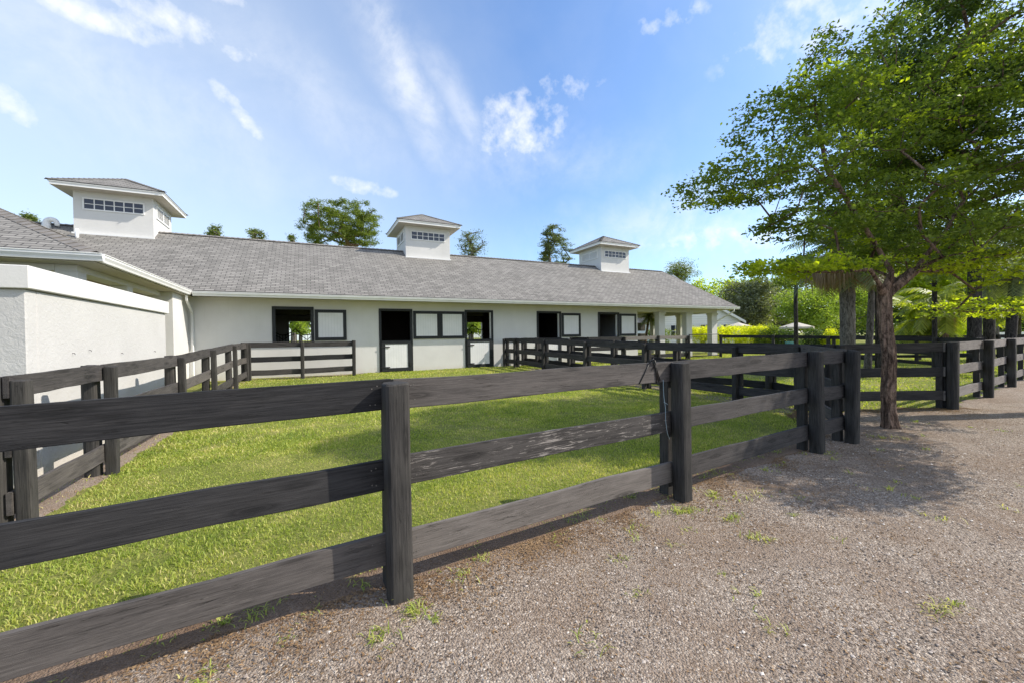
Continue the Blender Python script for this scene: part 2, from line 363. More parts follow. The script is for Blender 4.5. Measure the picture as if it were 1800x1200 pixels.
# ---------------------------------------------------------------- ground
def axis(lo, hi, near0, near1, fine, grow=1.25):
    a = list(np.arange(near0, near1+1e-6, fine)); s_ = fine; x = near0
    while x > lo: s_ *= grow; x -= s_; a.insert(0, x)
    s_ = fine; x = near1
    while x < hi: s_ *= grow; x += s_; a.append(x)
    return np.array(a)
xs = axis(-900, 900, -14, 34, .5); ys = axis(-300, 1200, -4, 34, .5)
GX, GY = np.meshgrid(xs, ys); V = np.stack([GX, GY, gz(GX, GY)], -1).reshape(-1, 3)
nx, ny = len(xs), len(ys); I = np.arange(nx*ny).reshape(ny, nx)
F = np.stack([I[:-1, :-1], I[:-1, 1:], I[1:, 1:], I[1:, :-1]], -1).reshape(-1, 4)
tag(link('lawn', np_mesh('lawn', V, F), M['lawn'], None, True), kind='structure')
def yb(x):      # edge between gravel yard and grass
    x = np.asarray(x, float)
    pts = [(-60, -3.0), (-2.3, 2.66), (.46, 2.9), (3.2, 3.12), (6.2, 3.4), (7.1, 3.7), (8.3, 4.7), (9.4, 4.9), (9.9, 4.45), (11.6, 3.55), (16.4, 4.1), (22, 4.7), (60, 9)]
    p = np.interp(x, [a for a, _ in pts], [b_ for _, b_ in pts])
    return p+.05*np.sin(x*7.1)+.06*np.sin(x*2.9+1)+.035*np.sin(x*17.3)
gx = np.concatenate([np.arange(-60, -4, 1.5), np.arange(-4, 20, .05), np.arange(20, 61, 1.0)])
tt = np.concatenate([np.linspace(0, 1, 40)**1.6*8, np.array([10, 14, 20, 30, 45])])
GXX, TT = np.meshgrid(gx, tt); GYY = yb(GXX)-TT
rowdrop = np.where(TT == 0, -.012, .008)
GZZ = gz(GXX, GYY)+rowdrop+.006*np.sin(GXX*5)*np.sin(GYY*6)*(TT > .2)
V = np.stack([GXX, GYY, GZZ], -1).reshape(-1, 3); I = np.arange(V.shape[0]).reshape(GXX.shape)
F = np.stack([I[1:, :-1], I[1:, 1:], I[:-1, 1:], I[:-1, :-1]], -1).reshape(-1, 4)
tag(link('gravel_yard', np_mesh('gravel_yard', V, F), M['gravel'], None, True), kind='structure')
# sandy strip under the left pen fence and along the barn foundation
def strip(name, pts, wd, matl, dz=.012):
    P = []; n = 0
    for (x0, y0), (x1, y1) in zip(pts[:-1], pts[1:]):
        k = max(2, int(math.hypot(x1-x0, y1-y0)/.12))
        for i in range(k): P.append((x0+(x1-x0)*i/k, y0+(y1-y0)*i/k))
    P.append(pts[-1]); V = []
    for i, p in enumerate(P):
        q = P[min(i+1, len(P)-1)]; o = P[max(i-1, 0)]; d = Vector((q[0]-o[0], q[1]-o[1])).normalized(); nrm = Vector((-d.y, d.x))
        for j, s_ in enumerate((-1, -.6, 0, .6, 1)):
            ww = wd*s_*(1+.18*math.sin(i*.9+s_*3)+.14*math.sin(i*.37)+.1*math.sin(i*2.3))
            x, y = p[0]+nrm.x*ww, p[1]+nrm.y*ww; V.append((x, y, gzf(x, y)+(dz if abs(s_) < 1 else -.012)))
    I = np.arange(len(V)).reshape(-1, 5)
    F = np.stack([I[:-1, :-1], I[:-1, 1:], I[1:, 1:], I[1:, :-1]], -1).reshape(-1, 4)
    return tag(link(name, np_mesh(name, V, F), matl, None, True), kind='structure')
strip('sand_path', [(-2.45, 4.2), (-2.42, 9), (-2.36, 14), (-2.25, 17.4), (1.9, 17.75)], .25, M['sand'])
M['soil'] = gravelmat('brown soil', .3, (.78, .68, .58))
strip('bare_soil', [(-4, 2.45), (-2.3, 2.62), (.46, 2.86), (3.2, 3.08), (6.2, 3.36), (7.1, 3.66)], .2, M['soil'], .016)
strip('lane_soil', [(8.6, 4.6), (9.4, 8), (9.2, 12), (8.9, 16)], .5, M['sand'], .010)
# ---------------------------------------------------------------- barn
YW, WZ0 = 18.04, .05
YE, EZ, YR, SL = 17.24, 3.33, 22.0, .607
RZ = EZ+SL*(YR-YE); XL, XRE, XR = -12.5, 24.85, 23.2
barn = empty('horse_barn', (10, 22, 0), 'long low white stucco horse barn with grey shingle roof and black framed stall openings', 'barn')
def wall_open(x0, x1, z0, z1, ops, y0, y1):   # wall in a Y plane with rectangular openings
    X = sorted({x0, x1, *[a for o in ops for a in (o[0], o[1])]}); Z = sorted({z0, z1, *[a for o in ops for a in (o[2], o[3])]})
    mb = MB(); hole = lambda a, c: any(o[0]-1e-6 <= a <= o[1]+1e-6 and o[2]-1e-6 <= c <= o[3]+1e-6 for o in ops)
    for i in range(len(X)-1):
        for j in range(len(Z)-1):
            if hole((X[i]+X[i+1])/2, (Z[j]+Z[j+1])/2): continue
            for y in (y0, y1): mb.poly([(X[i], y, Z[j]), (X[i+1], y, Z[j]), (X[i+1], y, Z[j+1]), (X[i], y, Z[j+1])])
    for o in ops:
        a, b_, c, e = o
        mb.poly([(a, y0, c), (a, y1, c), (a, y1, e), (a, y0, e)]); mb.poly([(b_, y0, c), (b_, y1, c), (b_, y1, e), (b_, y0, e)])
        mb.poly([(a, y0, e), (b_, y0, e), (b_, y1, e), (a, y1, e)]); mb.poly([(a, y0, c), (b_, y0, c), (b_, y1, c), (a, y1, c)])
    for x in (x0, x1): mb.poly([(x, y0, z0), (x, y1, z0), (x, y1, z1), (x, y0, z1)])
    mb.poly([(x0, y0, z1), (x1, y0, z1), (x1, y1, z1), (x0, y1, z1)])
    me = mb.mesh('wall'); return me
ops = [(-1.22, .10, 1.50, 2.83), (2.70, 3.97, .12, 2.80), (6.55, 7.84, .12, 2.80), (10.40, 11.72, .12, 2.80), (14.28, 15.62, 1.50, 2.80)]
link('front_wall', wall_open(-3.86, 17.08, WZ0, 3.2, ops, YW, YW+.2), M['stucco'], barn)
bops = [(-1.05, .2, 1.2, 2.62), (9.35, 10.5, 1.0, 2.6), (5.5, 6.5, 1.2, 2.5)]
link('rear_wall', wall_open(-12, 17.08, WZ0, 3.2, bops, 25.8, 26.0), M['stucco'], barn)
MB().box(16.88, 17.078, YW+.202, 25.798, WZ0, 3.2).build('end_wall', M['stucco'], barn)
# dark interior: stall partitions, aisle front, ceiling, floor
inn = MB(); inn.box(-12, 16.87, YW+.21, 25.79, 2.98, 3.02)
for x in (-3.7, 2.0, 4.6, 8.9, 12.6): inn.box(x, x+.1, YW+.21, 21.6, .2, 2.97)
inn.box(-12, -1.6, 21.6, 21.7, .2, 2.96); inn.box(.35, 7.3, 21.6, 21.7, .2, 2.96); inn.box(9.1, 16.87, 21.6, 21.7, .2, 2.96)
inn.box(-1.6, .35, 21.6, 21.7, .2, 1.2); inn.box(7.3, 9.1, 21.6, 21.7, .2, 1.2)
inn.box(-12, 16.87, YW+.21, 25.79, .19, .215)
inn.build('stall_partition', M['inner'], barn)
# columns and beams of the open end
for x, y, wd in ((18.78, 18.04, .5), (21.12, 18.04, .5), (23.45, 18.04, .52), (23.55, 20.85, .36), (23.55, 23.4, .36), (23.55, 25.8, .36), (21.1, 25.8, .36), (18.8, 25.8, .36)):
    if y < 18.1:
        mb = MB().box(x, x+wd, y, y+.36, WZ0, 2.93)
    else: mb = MB().box(x, x+wd, y-.18, y+.18, WZ0, 2.93)
    c = mb.build('column', M['stucco'], barn, bevel=.015)
    MB().box(x-.04, x+wd+.04, (y if y < 18.1 else y-.18)-.04, (y+.36 if y < 18.1 else y+.18)+.04, 2.80, 2.935).build('capital', M['stucco'], c, bevel=.01)
bm_ = MB(); bm_.box(17.082, 23.97, 18.06, 18.34, 2.94, 3.21); bm_.box(17.082, 23.97, 25.6, 25.9, 2.94, 3.21); bm_.box(23.58, 23.96, 18.342, 25.598, 2.941, 3.209)
bm_.build('beam', M['stucco'], barn)
sf = MB(); sf.box(-3.6, XRE-.02, YE+.02, 26.7, 3.215, 3.235); sf.build('soffit', M['soffit'], barn)
for x in (-1.9, 1.4, 4.7, 8.1, 11.5, 14.9): MB().box(x, x+.05, 17.5, 17.56, 3.20, 3.214).build('soffit_vent', M['iron'], barn)

def roof_plane(name, pts, eave_dir, parent, th=.05, matl=None):
    me = bpy.data.meshes.new(name); bm = bmesh.new(); pts = [Vector(p) for p in pts]
    n = (pts[1]-pts[0]).cross(pts[-1]-pts[0]).normalized()
    if n.z < 0: n = -n
    e = Vector(eave_dir).normalized(); sl_ = n.cross(e).normalized()
    if sl_.z < 0: sl_ = -sl_
    top = [bm.verts.new(p) for p in pts]; bot = [bm.verts.new(p-n*th) for p in pts]; k = len(pts)
    bm.faces.new(top); bm.faces.new(bot[::-1])
    for i in range(k): bm.faces.new((top[i], bot[i], bot[(i+1) % k], top[(i+1) % k]))
    bmesh.ops.recalc_face_normals(bm, faces=bm.faces); uv = bm.loops.layers.uv.new('UVMap'); o = pts[0]
    for f in bm.faces:
        for lp in f.loops: dlt = lp.vert.co-o; lp[uv].uv = (dlt.dot(e)+50, dlt.dot(sl_)+20)
    bm.to_mesh(me); bm.free(); return link(name, me, matl or M['shingle'], parent)
YB = 2*YR-YE
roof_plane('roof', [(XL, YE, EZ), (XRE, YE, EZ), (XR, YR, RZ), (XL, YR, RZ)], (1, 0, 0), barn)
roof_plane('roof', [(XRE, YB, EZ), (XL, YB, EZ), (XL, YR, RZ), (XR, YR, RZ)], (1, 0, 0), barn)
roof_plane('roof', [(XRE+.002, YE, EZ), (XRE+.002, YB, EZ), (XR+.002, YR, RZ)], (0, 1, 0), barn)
def caps(p, q, parent, wd=.16, step=.2, sl_=SL):     # ridge / hip cap shingles, overlapping
    p, q = Vector(p), Vector(q); d = (q-p); L = d.length; d.normalize(); side = d.cross(Vector((0, 0, 1))).normalized(); mb = MB()
    n = int(L/step); nrm = side.cross(d).normalized(); 
    if nrm.z < 0: nrm = -nrm
    for i in range(n):
        a = p+d*(L*i/n); b_ = p+d*(L*(i+1)/n+.03); lift0 = .034; lift1 = .014
        for s_ in (-1, 1):
            e0 = side*s_*wd; dn = Vector((0, 0, -wd*sl_*.72))
            mb.slab([a+nrm*lift0, b_+nrm*lift1, b_+e0+dn+nrm*lift1, a+e0+dn+nrm*lift0], nrm*-.012)
    return mb.build('ridge_cap', M['cap'], parent)
M['cap'] = plain('grey cap shingle', (.25, .235, .22), .95, .1, .2, 4, .4)
caps((XL, YR, RZ), (XR, YR, RZ), barn)
caps((XRE, YE, EZ+.0), (XR, YR, RZ), barn); caps((XRE, YB, EZ), (XR, YR, RZ), barn)
def gutter(p, q, out, parent, name='gutter', h=.15, wdt=.12):   # k-style gutter swept from p to q (points at the top back edge)
    p, q, out = Vector(p), Vector(q), Vector(out).normalized()
    prof = [(0, 0), (0, -h), (wdt*.62, -h), (wdt*.72, -h*.72), (wdt*.96, -h*.38), (wdt*.96, -h*.12), (wdt*1.08, -h*.10), (wdt*1.08, 0), (wdt*.9, 0), (wdt*.88, -h*.3), (wdt*.2, -h*.6), (.015, 0)]
    mb = MB(); n = len(prof)
    for pt in (p, q): mb.v += [tuple(pt+out*a+Vector((0, 0, c))) for a, c in prof]
    for i in range(n): j = (i+1) % n; mb.f.append((i, j, n+j, n+i))
    mb.f.append(tuple(range(n))); mb.f.append(tuple(range(2*n-1, n-1, -1)))
    g_ = mb.build(name, M['trim'], parent); return g_
gutter((-3.55, YE, EZ-.035), (XRE+.1, YE, EZ-.035), (0, -1, 0), barn)
MB().box(-3.55, XRE+.01, YE+.004, YE+.03, EZ-.17, EZ-.06).build('fascia', M['trim'], barn)
MB().box(XRE-.03, XRE-.004, YE+.032, YB, EZ-.17, EZ-.06).build('fascia', M['trim'], barn)
gutter((XRE, YE+.02, EZ-.035), (XRE, YB, EZ-.035), (1, 0, 0), barn)
# downspouts
def downspout(pts, parent, r=.042):
    mb = MB(); P = [Vector(p) for p in pts]; mb.tube(P, r, 4); return mb.build('downspout', M['trim'], parent, smooth_=False)
downspout([(24.45, YE-.05, 3.18), (24.45, YE-.05, 3.02), (24.08, 18.1, 2.42), (24.04, 18.16, 2.2), (24.04, 18.16, .2)], barn)
downspout([(-3.72, YE-.05, 3.17), (-3.72, YE-.02, 3.0), (-3.74, 17.93, 2.62), (-3.74, 17.96, 2.5), (-3.74, 17.96, .2)], barn)

# openings: frames, leaves, doors
def frame(x0, x1, z0, z1, wdt, y0, y1, parent, name='door_frame', sill=True, matl=None):
    mb = MB(); mb.box(x0, x1, y0, y1, z1-wdt, z1)
    mb.box(x0, x0+wdt, y0+.001, y1, z0, z1-wdt); mb.box(x1-wdt, x1, y0+.001, y1, z0, z1-wdt)
    if sill: mb.box(x0+wdt, x1-wdt, y0+.001, y1, z0, z0+wdt)
    return mb.build(name, matl or M['black'], parent, bevel=.004)
def leaf(x0, x1, z0, z1, y, parent, name, wdt=.125, th=.05):
    f_ = frame(x0, x1, z0, z1, wdt, y-th, y-.004, parent, name)
    MB().box(x0+wdt-.004, x1-wdt+.004, y-th+.018, y-.012, z0+wdt-.004, z1-wdt+.004).build('panel', M['panel'], f_)
    return f_
YF = YW-.035
fr = frame(-1.30, .14, 1.42, 2.89, .115, YF, YW+.16, barn, 'window_frame'); 
leaf(.17, 1.34, 1.56, 2.79, YW, barn, 'shutter')
for (a, b_, rev) in ((2.62, 4.04, 0), (6.47, 7.91, 1), (10.33, 11.80, 1)):
    frame(a, b_, .14, 2.87, .10, YF, YW+.16, barn, 'door_frame', sill=False)
    dl = leaf(a+.085, b_-.085, .20, 1.515, YW-.03, barn, 'half_door', .15)
    MB().box(b_-.16, b_-.10, YW-.10, YW-.082, .42, .58).build('latch', M['iron'], dl)
    for zz in (.36, 1.22): MB().box(a+.05, a+.42, YW-.096, YW-.083, zz, zz+.045).build('hinge', M['iron'], dl)
    if rev: MB().box(b_-.135, b_-.102, YW+.02, YW+.14, 1.53, 2.765).build('jamb', M['trimw'], barn)
leaf(4.07, 5.27, 1.56, 2.79, YW, barn, 'shutter'); leaf(5.275, 6.45, 1.56, 2.79, YW, barn, 'shutter')
leaf(11.83, 13.03, 1.55, 2.79, YW, barn, 'shutter')
frame(14.21, 15.70, 1.42, 2.87, .115, YF, YW+.16, barn, 'window_frame'); MB().box(15.55, 15.583, YW+.02, YW+.14, 1.54, 2.75).build('jamb', M['trimw'], barn)
leaf(15.73, 16.94, 1.55, 2.80, YW, barn, 'shutter')

# stall grilles with curved tops (inside)
def grille(x0, x1, z0, z1, y, label):
    g_ = empty('stall_grille', ((x0+x1)/2, y, z0), label, 'grille', 'iron stall grilles inside the barn')
    n = int((x1-x0)/.11); mb = MB()
    top = lambda x: z1-.28*abs(math.sin((x-x0)/(x1-x0)*math.pi*2))
    for i in range(n+1):
        x = x0+(x1-x0)*i/n; mb.tube([(x, y, z0), (x, y, top(x))], .012, 5)
    mb.build('bars', M['iron'], g_)
    mb = MB(); mb.tube([(x0+(x1-x0)*i/40, y, top(x0+(x1-x0)*i/40)) for i in range(41)], .02, 6)
    mb.tube([(x0+(x1-x0)*i/40, y, z0+.28+.26*abs(math.cos(i/40*math.pi*2))+.12) for i in range(41)], .016, 6)
    mb.build('scroll_rail', M['iron'], g_)
grille(-1.6, .35, 1.2, 2.1, 21.5, 'black iron stall grille seen through the left window')
grille(7.3, 9.1, 1.2, 2.3, 21.5, 'curved black iron grille seen through the second half door')

# cupolas
def cupola(cx, label):
    g_ = empty('cupola', (cx, 22.5, 5.9), label, 'cupola', 'cupolas on the barn ridge')
    W_, y0, y1, zt = 1.185, 21.3, 23.7, 7.42
    bt = MB(); b_ = 5.5
    bt.box(cx-W_, cx+W_, y0, y1, b_, zt); bt.build('wall', M['stucco'], g_)
    ov = .44; ze = 7.50; ap = Vector((cx, 22.5, 8.42)); x0, x1, ya, yb2 = cx-W_-ov, cx+W_+ov, y0-.5, y1+.5
    MB().box(x0+.02, x1-.02, ya+.02, yb2-.02, zt-.01, zt+.012).build('soffit', M['soffit'], g_)
    fa = MB(); h0, h1 = zt-.005, ze+.07
    fa.box(x0, x1, ya, ya+.03, h0, h1); fa.box(x0, x1, yb2-.03, yb2, h0, h1); fa.box(x0, x0+.03, ya+.03, yb2-.03, h0, h1); fa.box(x1-.03, x1, ya+.03, yb2-.03, h0, h1)
    fa.box(x0-.03, x1+.03, ya-.03, ya, h1-.05, h1+.002); fa.box(x1, x1+.03, ya, yb2, h1-.05, h1+.002); fa.box(x0-.03, x0, ya, yb2, h1-.05, h1+.002)
    fa.build('fascia', M['trim'], g_)
    e = .05; zz = ze+.075; c = [(x0-e, ya-e, zz), (x1+e, ya-e, zz), (x1+e, yb2+e, zz), (x0-e, yb2+e, zz)]
    rb = [tuple(ap)]
    for i, dr in enumerate(((1, 0, 0), (0, 1, 0), (1, 0, 0), (0, 1, 0))):
        roof_plane('roof', [c[i], c[(i+1) % 4], tuple(ap)], dr, g_, .03)
        caps(c[i], tuple(ap), g_, .1, .16, .45)
    # front clerestory window 6 x 2 panes
    X0, X1, Z0, Z1 = cx-.87, cx+.87, 6.75, 7.12
    wf = frame(X0-.05, X1+.05, Z0-.05, Z1+.05, .05, y0-.03, y0-.002, g_, 'window_frame', True, M['trimw'])
    MB().box(X0-.01, X1+.01, y0-.012, y0-.003, Z0-.01, Z1+.01).build('pane', M['glass'], wf)
    mu = MB(); 
    for i in range(1, 6): x = X0+(X1-X0)*i/6; mu.box(x-.016, x+.016, y0-.026, y0-.0125, Z0, Z1)
    for i in range(6): xa_, xb2 = X0+(X1-X0)*i/6+.016, X0+(X1-X0)*(i+1)/6-.016; mu.box(xa_, xb2, y0-.024, y0-.0125, (Z0+Z1)/2-.012, (Z0+Z1)/2+.012)
    mu.build('muntin', M['trimw'], wf)
    for sx in (-1, 1):      # side louvres
        xf = cx+sx*W_; lv = MB(); fm = MB(); xo = xf+sx*.035
        xa_, xb2 = sorted((xf+sx*.002, xo))
        fm.box(xa_, xb2, 21.62, 23.38, 6.68, 6.74); fm.box(xa_, xb2, 21.62, 23.38, 7.16, 7.21)
        for yy in (21.62, 22.47, 23.32): fm.box(xa_, xb2, yy, yy+.06, 6.74, 7.16)
        f_ = fm.build('louvre_frame', M['trimw'], g_)
        for k in range(9):
            z = 6.76+k*.045
            lv.slab([(xf+sx*.004, 21.68, z+.035), (xf+sx*.004, 23.32, z+.035), (xf+sx*.03, 23.32, z), (xf+sx*.03, 21.68, z)], (0, 0, .008))
        lv.build('slats', M['trimw'], f_)
    fl = MB(); zb = EZ+SL*(y0-YE); fl.box(cx-W_-.03, cx+W_+.03, y0-.10, y0-.003, zb-.05, zb+.012); fl.build('flashing', M['trim'], g_)
cupola(-6.80, 'large nearest white cupola at the left end of the barn roof above the porch wing')
cupola(5.68, 'middle white cupola on the barn ridge beside the rounded pine')
cupola(18.28, 'farthest small white cupola at the right end of the barn roof')

# gooseneck vent and pipe on the roof
v_ = MB(); zb = EZ+SL*(21.6-YE); P = []
for k in range(15):
    a = math.pi*k/14*1.12; P.append((-8.70-.15*math.cos(a)*1.0, 21.6, zb+.14+.17*math.sin(a)))
P = [(-8.85, 21.6, zb-.2), (-8.85, 21.6, zb+.05)]+P
v_.tube(P, [.13]*2+[.115-.045*k/14 for k in range(15)], 12); o = v_.build('roof_vent', M['trim'], None, smooth_=True)
tag(o, 'curved white gooseneck vent on the roof left of the nearest cupola', 'vent')
pp = MB(); zb = EZ+SL*(20.9-YE); pp.tube([(-7.75, 20.9, zb-.2), (-7.75, 20.9, zb+.32)], .055, 12); o = pp.build('vent_pipe', M['trim'], None, smooth_=True)
tag(o, 'short white vent pipe on the shingles below the nearest cupola', 'pipe')

# ---------------------------------------------------------------- porch wing
wing = empty('porch_wing', (-8, 14, 0), 'open columned wing with shingle hip roof joining the left end of the barn', 'building wing')
WX, WY, WZ, WS = -3.70, 10.70, 3.36, .5; WC = -8.2; half = WX-WC; WRZ = WZ+WS*half
YV = YE+(WRZ-EZ)/SL
roof_plane('roof', [(WC-half, WY, WZ), (WX, WY, WZ), (WC, WY+half, WRZ)], (1, 0, 0), wing)
roof_plane('roof', [(WX, WY, WZ), (WX, YE+.1, WZ), (WC, YV+.1, WRZ), (WC, WY+half, WRZ)], (0, 1, 0), wing)
roof_plane('roof', [(WC-half, YV, WZ), (WC-half, WY, WZ), (WC, WY+half, WRZ), (WC, YV, WRZ)], (0, 1, 0), wing)
caps((WX, WY, WZ), (WC, WY+half, WRZ), wing, .17, .22); caps((WC-half, WY, WZ), (WC, WY+half, WRZ), wing, .17, .22); caps((WC, WY+half, WRZ), (WC, YV, WRZ), wing)
gutter((WC-half, WY, WZ-.03), (WX+.12, WY, WZ-.03), (0, -1, 0), wing); gutter((WX, WY-.0, WZ-.032), (WX, YE+.05, WZ-.032), (1, 0, 0), wing)
MB().box(WC-half, WX-.02, WY+.02, YE+1, WZ-.20, WZ-.18).build('soffit', M['soffit'], wing)
XC = -4.15
bmw = MB(); bmw.box(XC-.32, XC, 11.15, 16.2, 3.03, WZ-.205); bmw.box(-12, XC-.325, 11.15, 11.5, 3.031, WZ-.206); bmw.build('beam', M['stucco'], wing)
for y in (11.15, 13.62, ):
    MB().box(XC-.33, XC+.01, y-.01, y+.37, .02, 3.029).build('column', M['stucco'], wing, bevel=.01)
MB().box(-7.4, -7.05, 11.16, 11.5, .02, 3.029).build('column', M['stucco'], wing, bevel=.01)
MB().box(-12, XC-.33, 11.52, 17.9, 3.10, 3.154).build('porch_ceiling', M['stucco_tan'], wing)
MB().box(-4.6, -3.86, 16.25, 18.30, .02, WZ-.207).build('side_wall', M['stucco'], wing, bevel=.006)
MB().box(-12.2, -5.6, 14.0, 14.2, .02, 3.14).build('back_wall', M['stucco_tan'], wing); MB().box(-5.8, -5.6, 14.21, 18.0, .02, 3.14).build('back_wall', M['stucco_tan'], wing)

# privacy wall of the wash stall in front of the wing
pw = empty('privacy_wall', (-3, 9, 0), 'tall rough white stucco wall with smooth cap at the left edge behind the pen fence', 'wall')
mb = MB(); mb.box(-7.6, -2.84, 6.49, 6.69, 0, 2.21); mb.box(-3.04, -2.84, 6.692, 11.38, 0, 2.209); mb.build('wall', M['stucco_rough'], pw, bevel=.012)
mb = MB(); mb.box(-7.6, -2.79, 6.44, 6.74, 2.213, 2.47); mb.box(-3.09, -2.79, 6.742, 11.46, 2.214, 2.47); mb.build('cap', M['stucco'], pw, bevel=.008)
mb = MB()
for yy, zz in ((7.45, 1.47), (9.0, 1.43), (10.6, 1.42), (7.9, 1.5)): mb.tube([(-2.84, yy, zz), (-2.815, yy, zz), (-2.812, yy, zz-.02)], .004, 6)
mb.build('tie_ring', M['iron'], pw)

# ---------------------------------------------------------------- fences
M['nail'] = plain('galvanised nail', (.13, .12, .11), .5, .5, .1, 5, 0)
def local_box(L, hx, hz, jitter=0, seg=1, nails=False):
    """board lying along +x from 0 to L, thickness 2*hx in y, height 2*hz in z, gently uneven"""
    me = bpy.data.meshes.new('board'); bm = bmesh.new(); rings = []
    for i in range(seg+1):
        x = L*i/seg; dz = random.uniform(-jitter, jitter) if 0 < i < seg else 0; dt = random.uniform(-jitter, jitter)*.6 if 0 < i < seg else 0
        rings.append([bm.verts.new((x, a*hx, c*hz+(dz+dt if c > 0 else dz))) for a, c in ((-1, -1), (1, -1), (1, 1), (-1, 1))])
    for p, q in zip(rings[:-1], rings[1:]):
        for k in range(4): k2 = (k+1) % 4; bm.faces.new((p[k], p[k2], q[k2], q[k]))
    bm.faces.new(rings[0]); bm.faces.new(rings[-1])
    bmesh.ops.recalc_face_normals(bm, faces=bm.faces)
    le = [e for e in bm.edges if len(e.link_faces) == 2 and e.calc_face_angle(0) > .8]
    bmesh.ops.bevel(bm, geom=le, offset=.004, segments=2, affect='EDGES', clamp_overlap=True)
    if nails:       # nail heads near both ends
        for x in (.11, .14, L-.13, L-.10):
            for z in (-hz*.5, hz*.5):
                x2 = x+random.uniform(-.01, .01); z2 = z+random.uniform(-.012, .012)
                ring = [bm.verts.new((x2+.0045*math.cos(k*1.047), -hx-.0015, z2+.0045*math.sin(k*1.047))) for k in range(6)]
                back = [bm.verts.new((v.co.x, -hx+.002, v.co.z)) for v in ring]
                f_ = bm.faces.new(ring); f_.material_index = 1
                for k in range(6): f2 = bm.faces.new((ring[k], ring[(k+1) % 6], back[(k+1) % 6], back[k])); f2.material_index = 1
    bm.to_mesh(me); bm.free(); return me
def post_mesh(h, w_, round_=.5, d_=None):
    """post lying along +x (ground end at 0), later stood upright so that its grain runs up"""
    me = bpy.data.meshes.new('post'); bm = bmesh.new(); n = 16; d_ = d_ or w_; rings = []; lv = [-.25, 0, h*.3, h*.65, h*.93, h-.008, h]
    ex = 2/ (round_*1.0) if round_ else 8
    ph = random.random()*6
    for i, x in enumerate(lv):
        f = .93 if i == len(lv)-1 else 1+.02*math.sin(ph+i*1.7); ring = []
        for k in range(n):
            a = 2*math.pi*(k+.5)/n; c, s_ = math.cos(a), math.sin(a); e = 2/ex
            y = math.copysign(abs(c)**e, c)*d_/2*f*(1+.03*math.sin(3*a+ph)); z = math.copysign(abs(s_)**e, s_)*w_/2*f*(1+.03*math.cos(2*a+ph))
            ring.append(bm.verts.new((x+(random.uniform(-.006, .006) if i == len(lv)-1 else 0), y, z)))
        rings.append(ring)
    for p, q in zip(rings[:-1], rings[1:]):
        for k in range(n): k2 = (k+1) % n; bm.faces.new((p[k], p[k2], q[k2], q[k]))
    bm.faces.new(rings[0]); bm.faces.new(rings[-1]); bmesh.ops.recalc_face_normals(bm, faces=bm.faces)
    bm.to_mesh(me); bm.free(); return me
RZS = ((.27, .098), (.755, .095), (1.255, .095))
def fence(label, pts, side=1, mats=None, pw_=.15, H=1.345, round_=.55, rear=True, thick=.04, group='black board fences of the paddocks', rails=RZS, postmat='post', rear_w=.11, skip=(), nails_=False):
    """pts: ground points at board line; posts stand on the side (left normal * side) of the boards, thinner rear posts opposite"""
    f_ = empty('board_fence', (pts[0][0], pts[0][1], gzf(*pts[0])), label, 'fence', group)
    n = len(pts)
    def place(o, m_):   # world matrix under the fence empty
        o.parent = f_; o.matrix_local = Matrix.Translation(-f_.location) @ m_
    for i, p in enumerate(pts):
        a = Vector(pts[max(i-1, 0)]); c = Vector(pts[min(i+1, n-1)]); d = (c-a).normalized(); nrm = Vector((-d.y, d.x))*side
        ang = math.atan2(d.y, d.x)
        for nm, off, w2, hh, rd_ in (('post', pw_/2+thick/2+.003, pw_, H, round_), ('rear_post', -(rear_w/2+thick/2+.003), rear_w, H-.03, .3)):
            if nm == 'rear_post' and not rear: continue
            q = Vector(p)+nrm*off; hh += random.uniform(-.02, .015)
            o = link(nm, post_mesh(hh, w2, rd_), M[postmat], None, False)
            tilt = Matrix.Rotation(R(random.uniform(-.7, .7)), 4, 'X') @ Matrix.Rotation(R(random.uniform(-.7, .7)), 4, 'Y')
            place(o, Matrix.Translation((q.x, q.y, gzf(q.x, q.y)-.0)) @ Matrix.Rotation(ang, 4, 'Z') @ tilt @ Matrix.Rotation(-math.pi/2, 4, 'Y'))
    for i in range(n-1):
        if i in skip: continue
        a, c = Vector(pts[i]), Vector(pts[i+1]); L = (c-a).length; d = (c-a)/L
        za, zc = gzf(*a), gzf(*c)
        for j, (zr, hz) in enumerate(rails):
            e0 = .0 if i > 0 else .07; e1 = 0 if i < n-2 else .07
            a2 = a-d*e0; L2 = L+e0+e1-.004
            mm = mats[i][j] if mats and i < len(mats) else random.choice(('rail_mid', 'rail_dark', 'rail_mid'))
            j0 = random.uniform(-.008, .008)
            o = link('board', local_box(L2, thick/2, hz, .006, 6, nails_), [M[mm], M['nail']] if nails_ else M[mm], None)
            slope = math.atan2(zc-za+random.uniform(-.012, .012), L)
            place(o, Matrix.Translation((a2.x, a2.y, za+zr+j0)) @ Matrix.Rotation(math.atan2(d.y, d.x), 4, 'Z') @ Matrix.Rotation(-slope, 4, 'Y'))
    return f_
D_, G_, Mi, P_ = 'rail_dark', 'rail_grey', 'rail_mid', 'rail_pale'
def shift(pts, dx, dy): return [(x+dx, y+dy) for x, y in pts]
# front fence (posts nearest the camera, i.e. on the -Y side)
F1 = [(-5.1, 2.16), (-2.35, 2.40), (.46, 2.665), (3.20, 2.91), (6.03, 3.17), (6.98, 3.20)]
fence('black and grey board fence running along the gravel in the foreground', F1, -1, [(G_, D_, D_), (G_, D_, D_), ('rail_worn', 'rail_peel', G_), (Mi, Mi, Mi), (Mi, Mi, Mi)], .155, nails_=True)
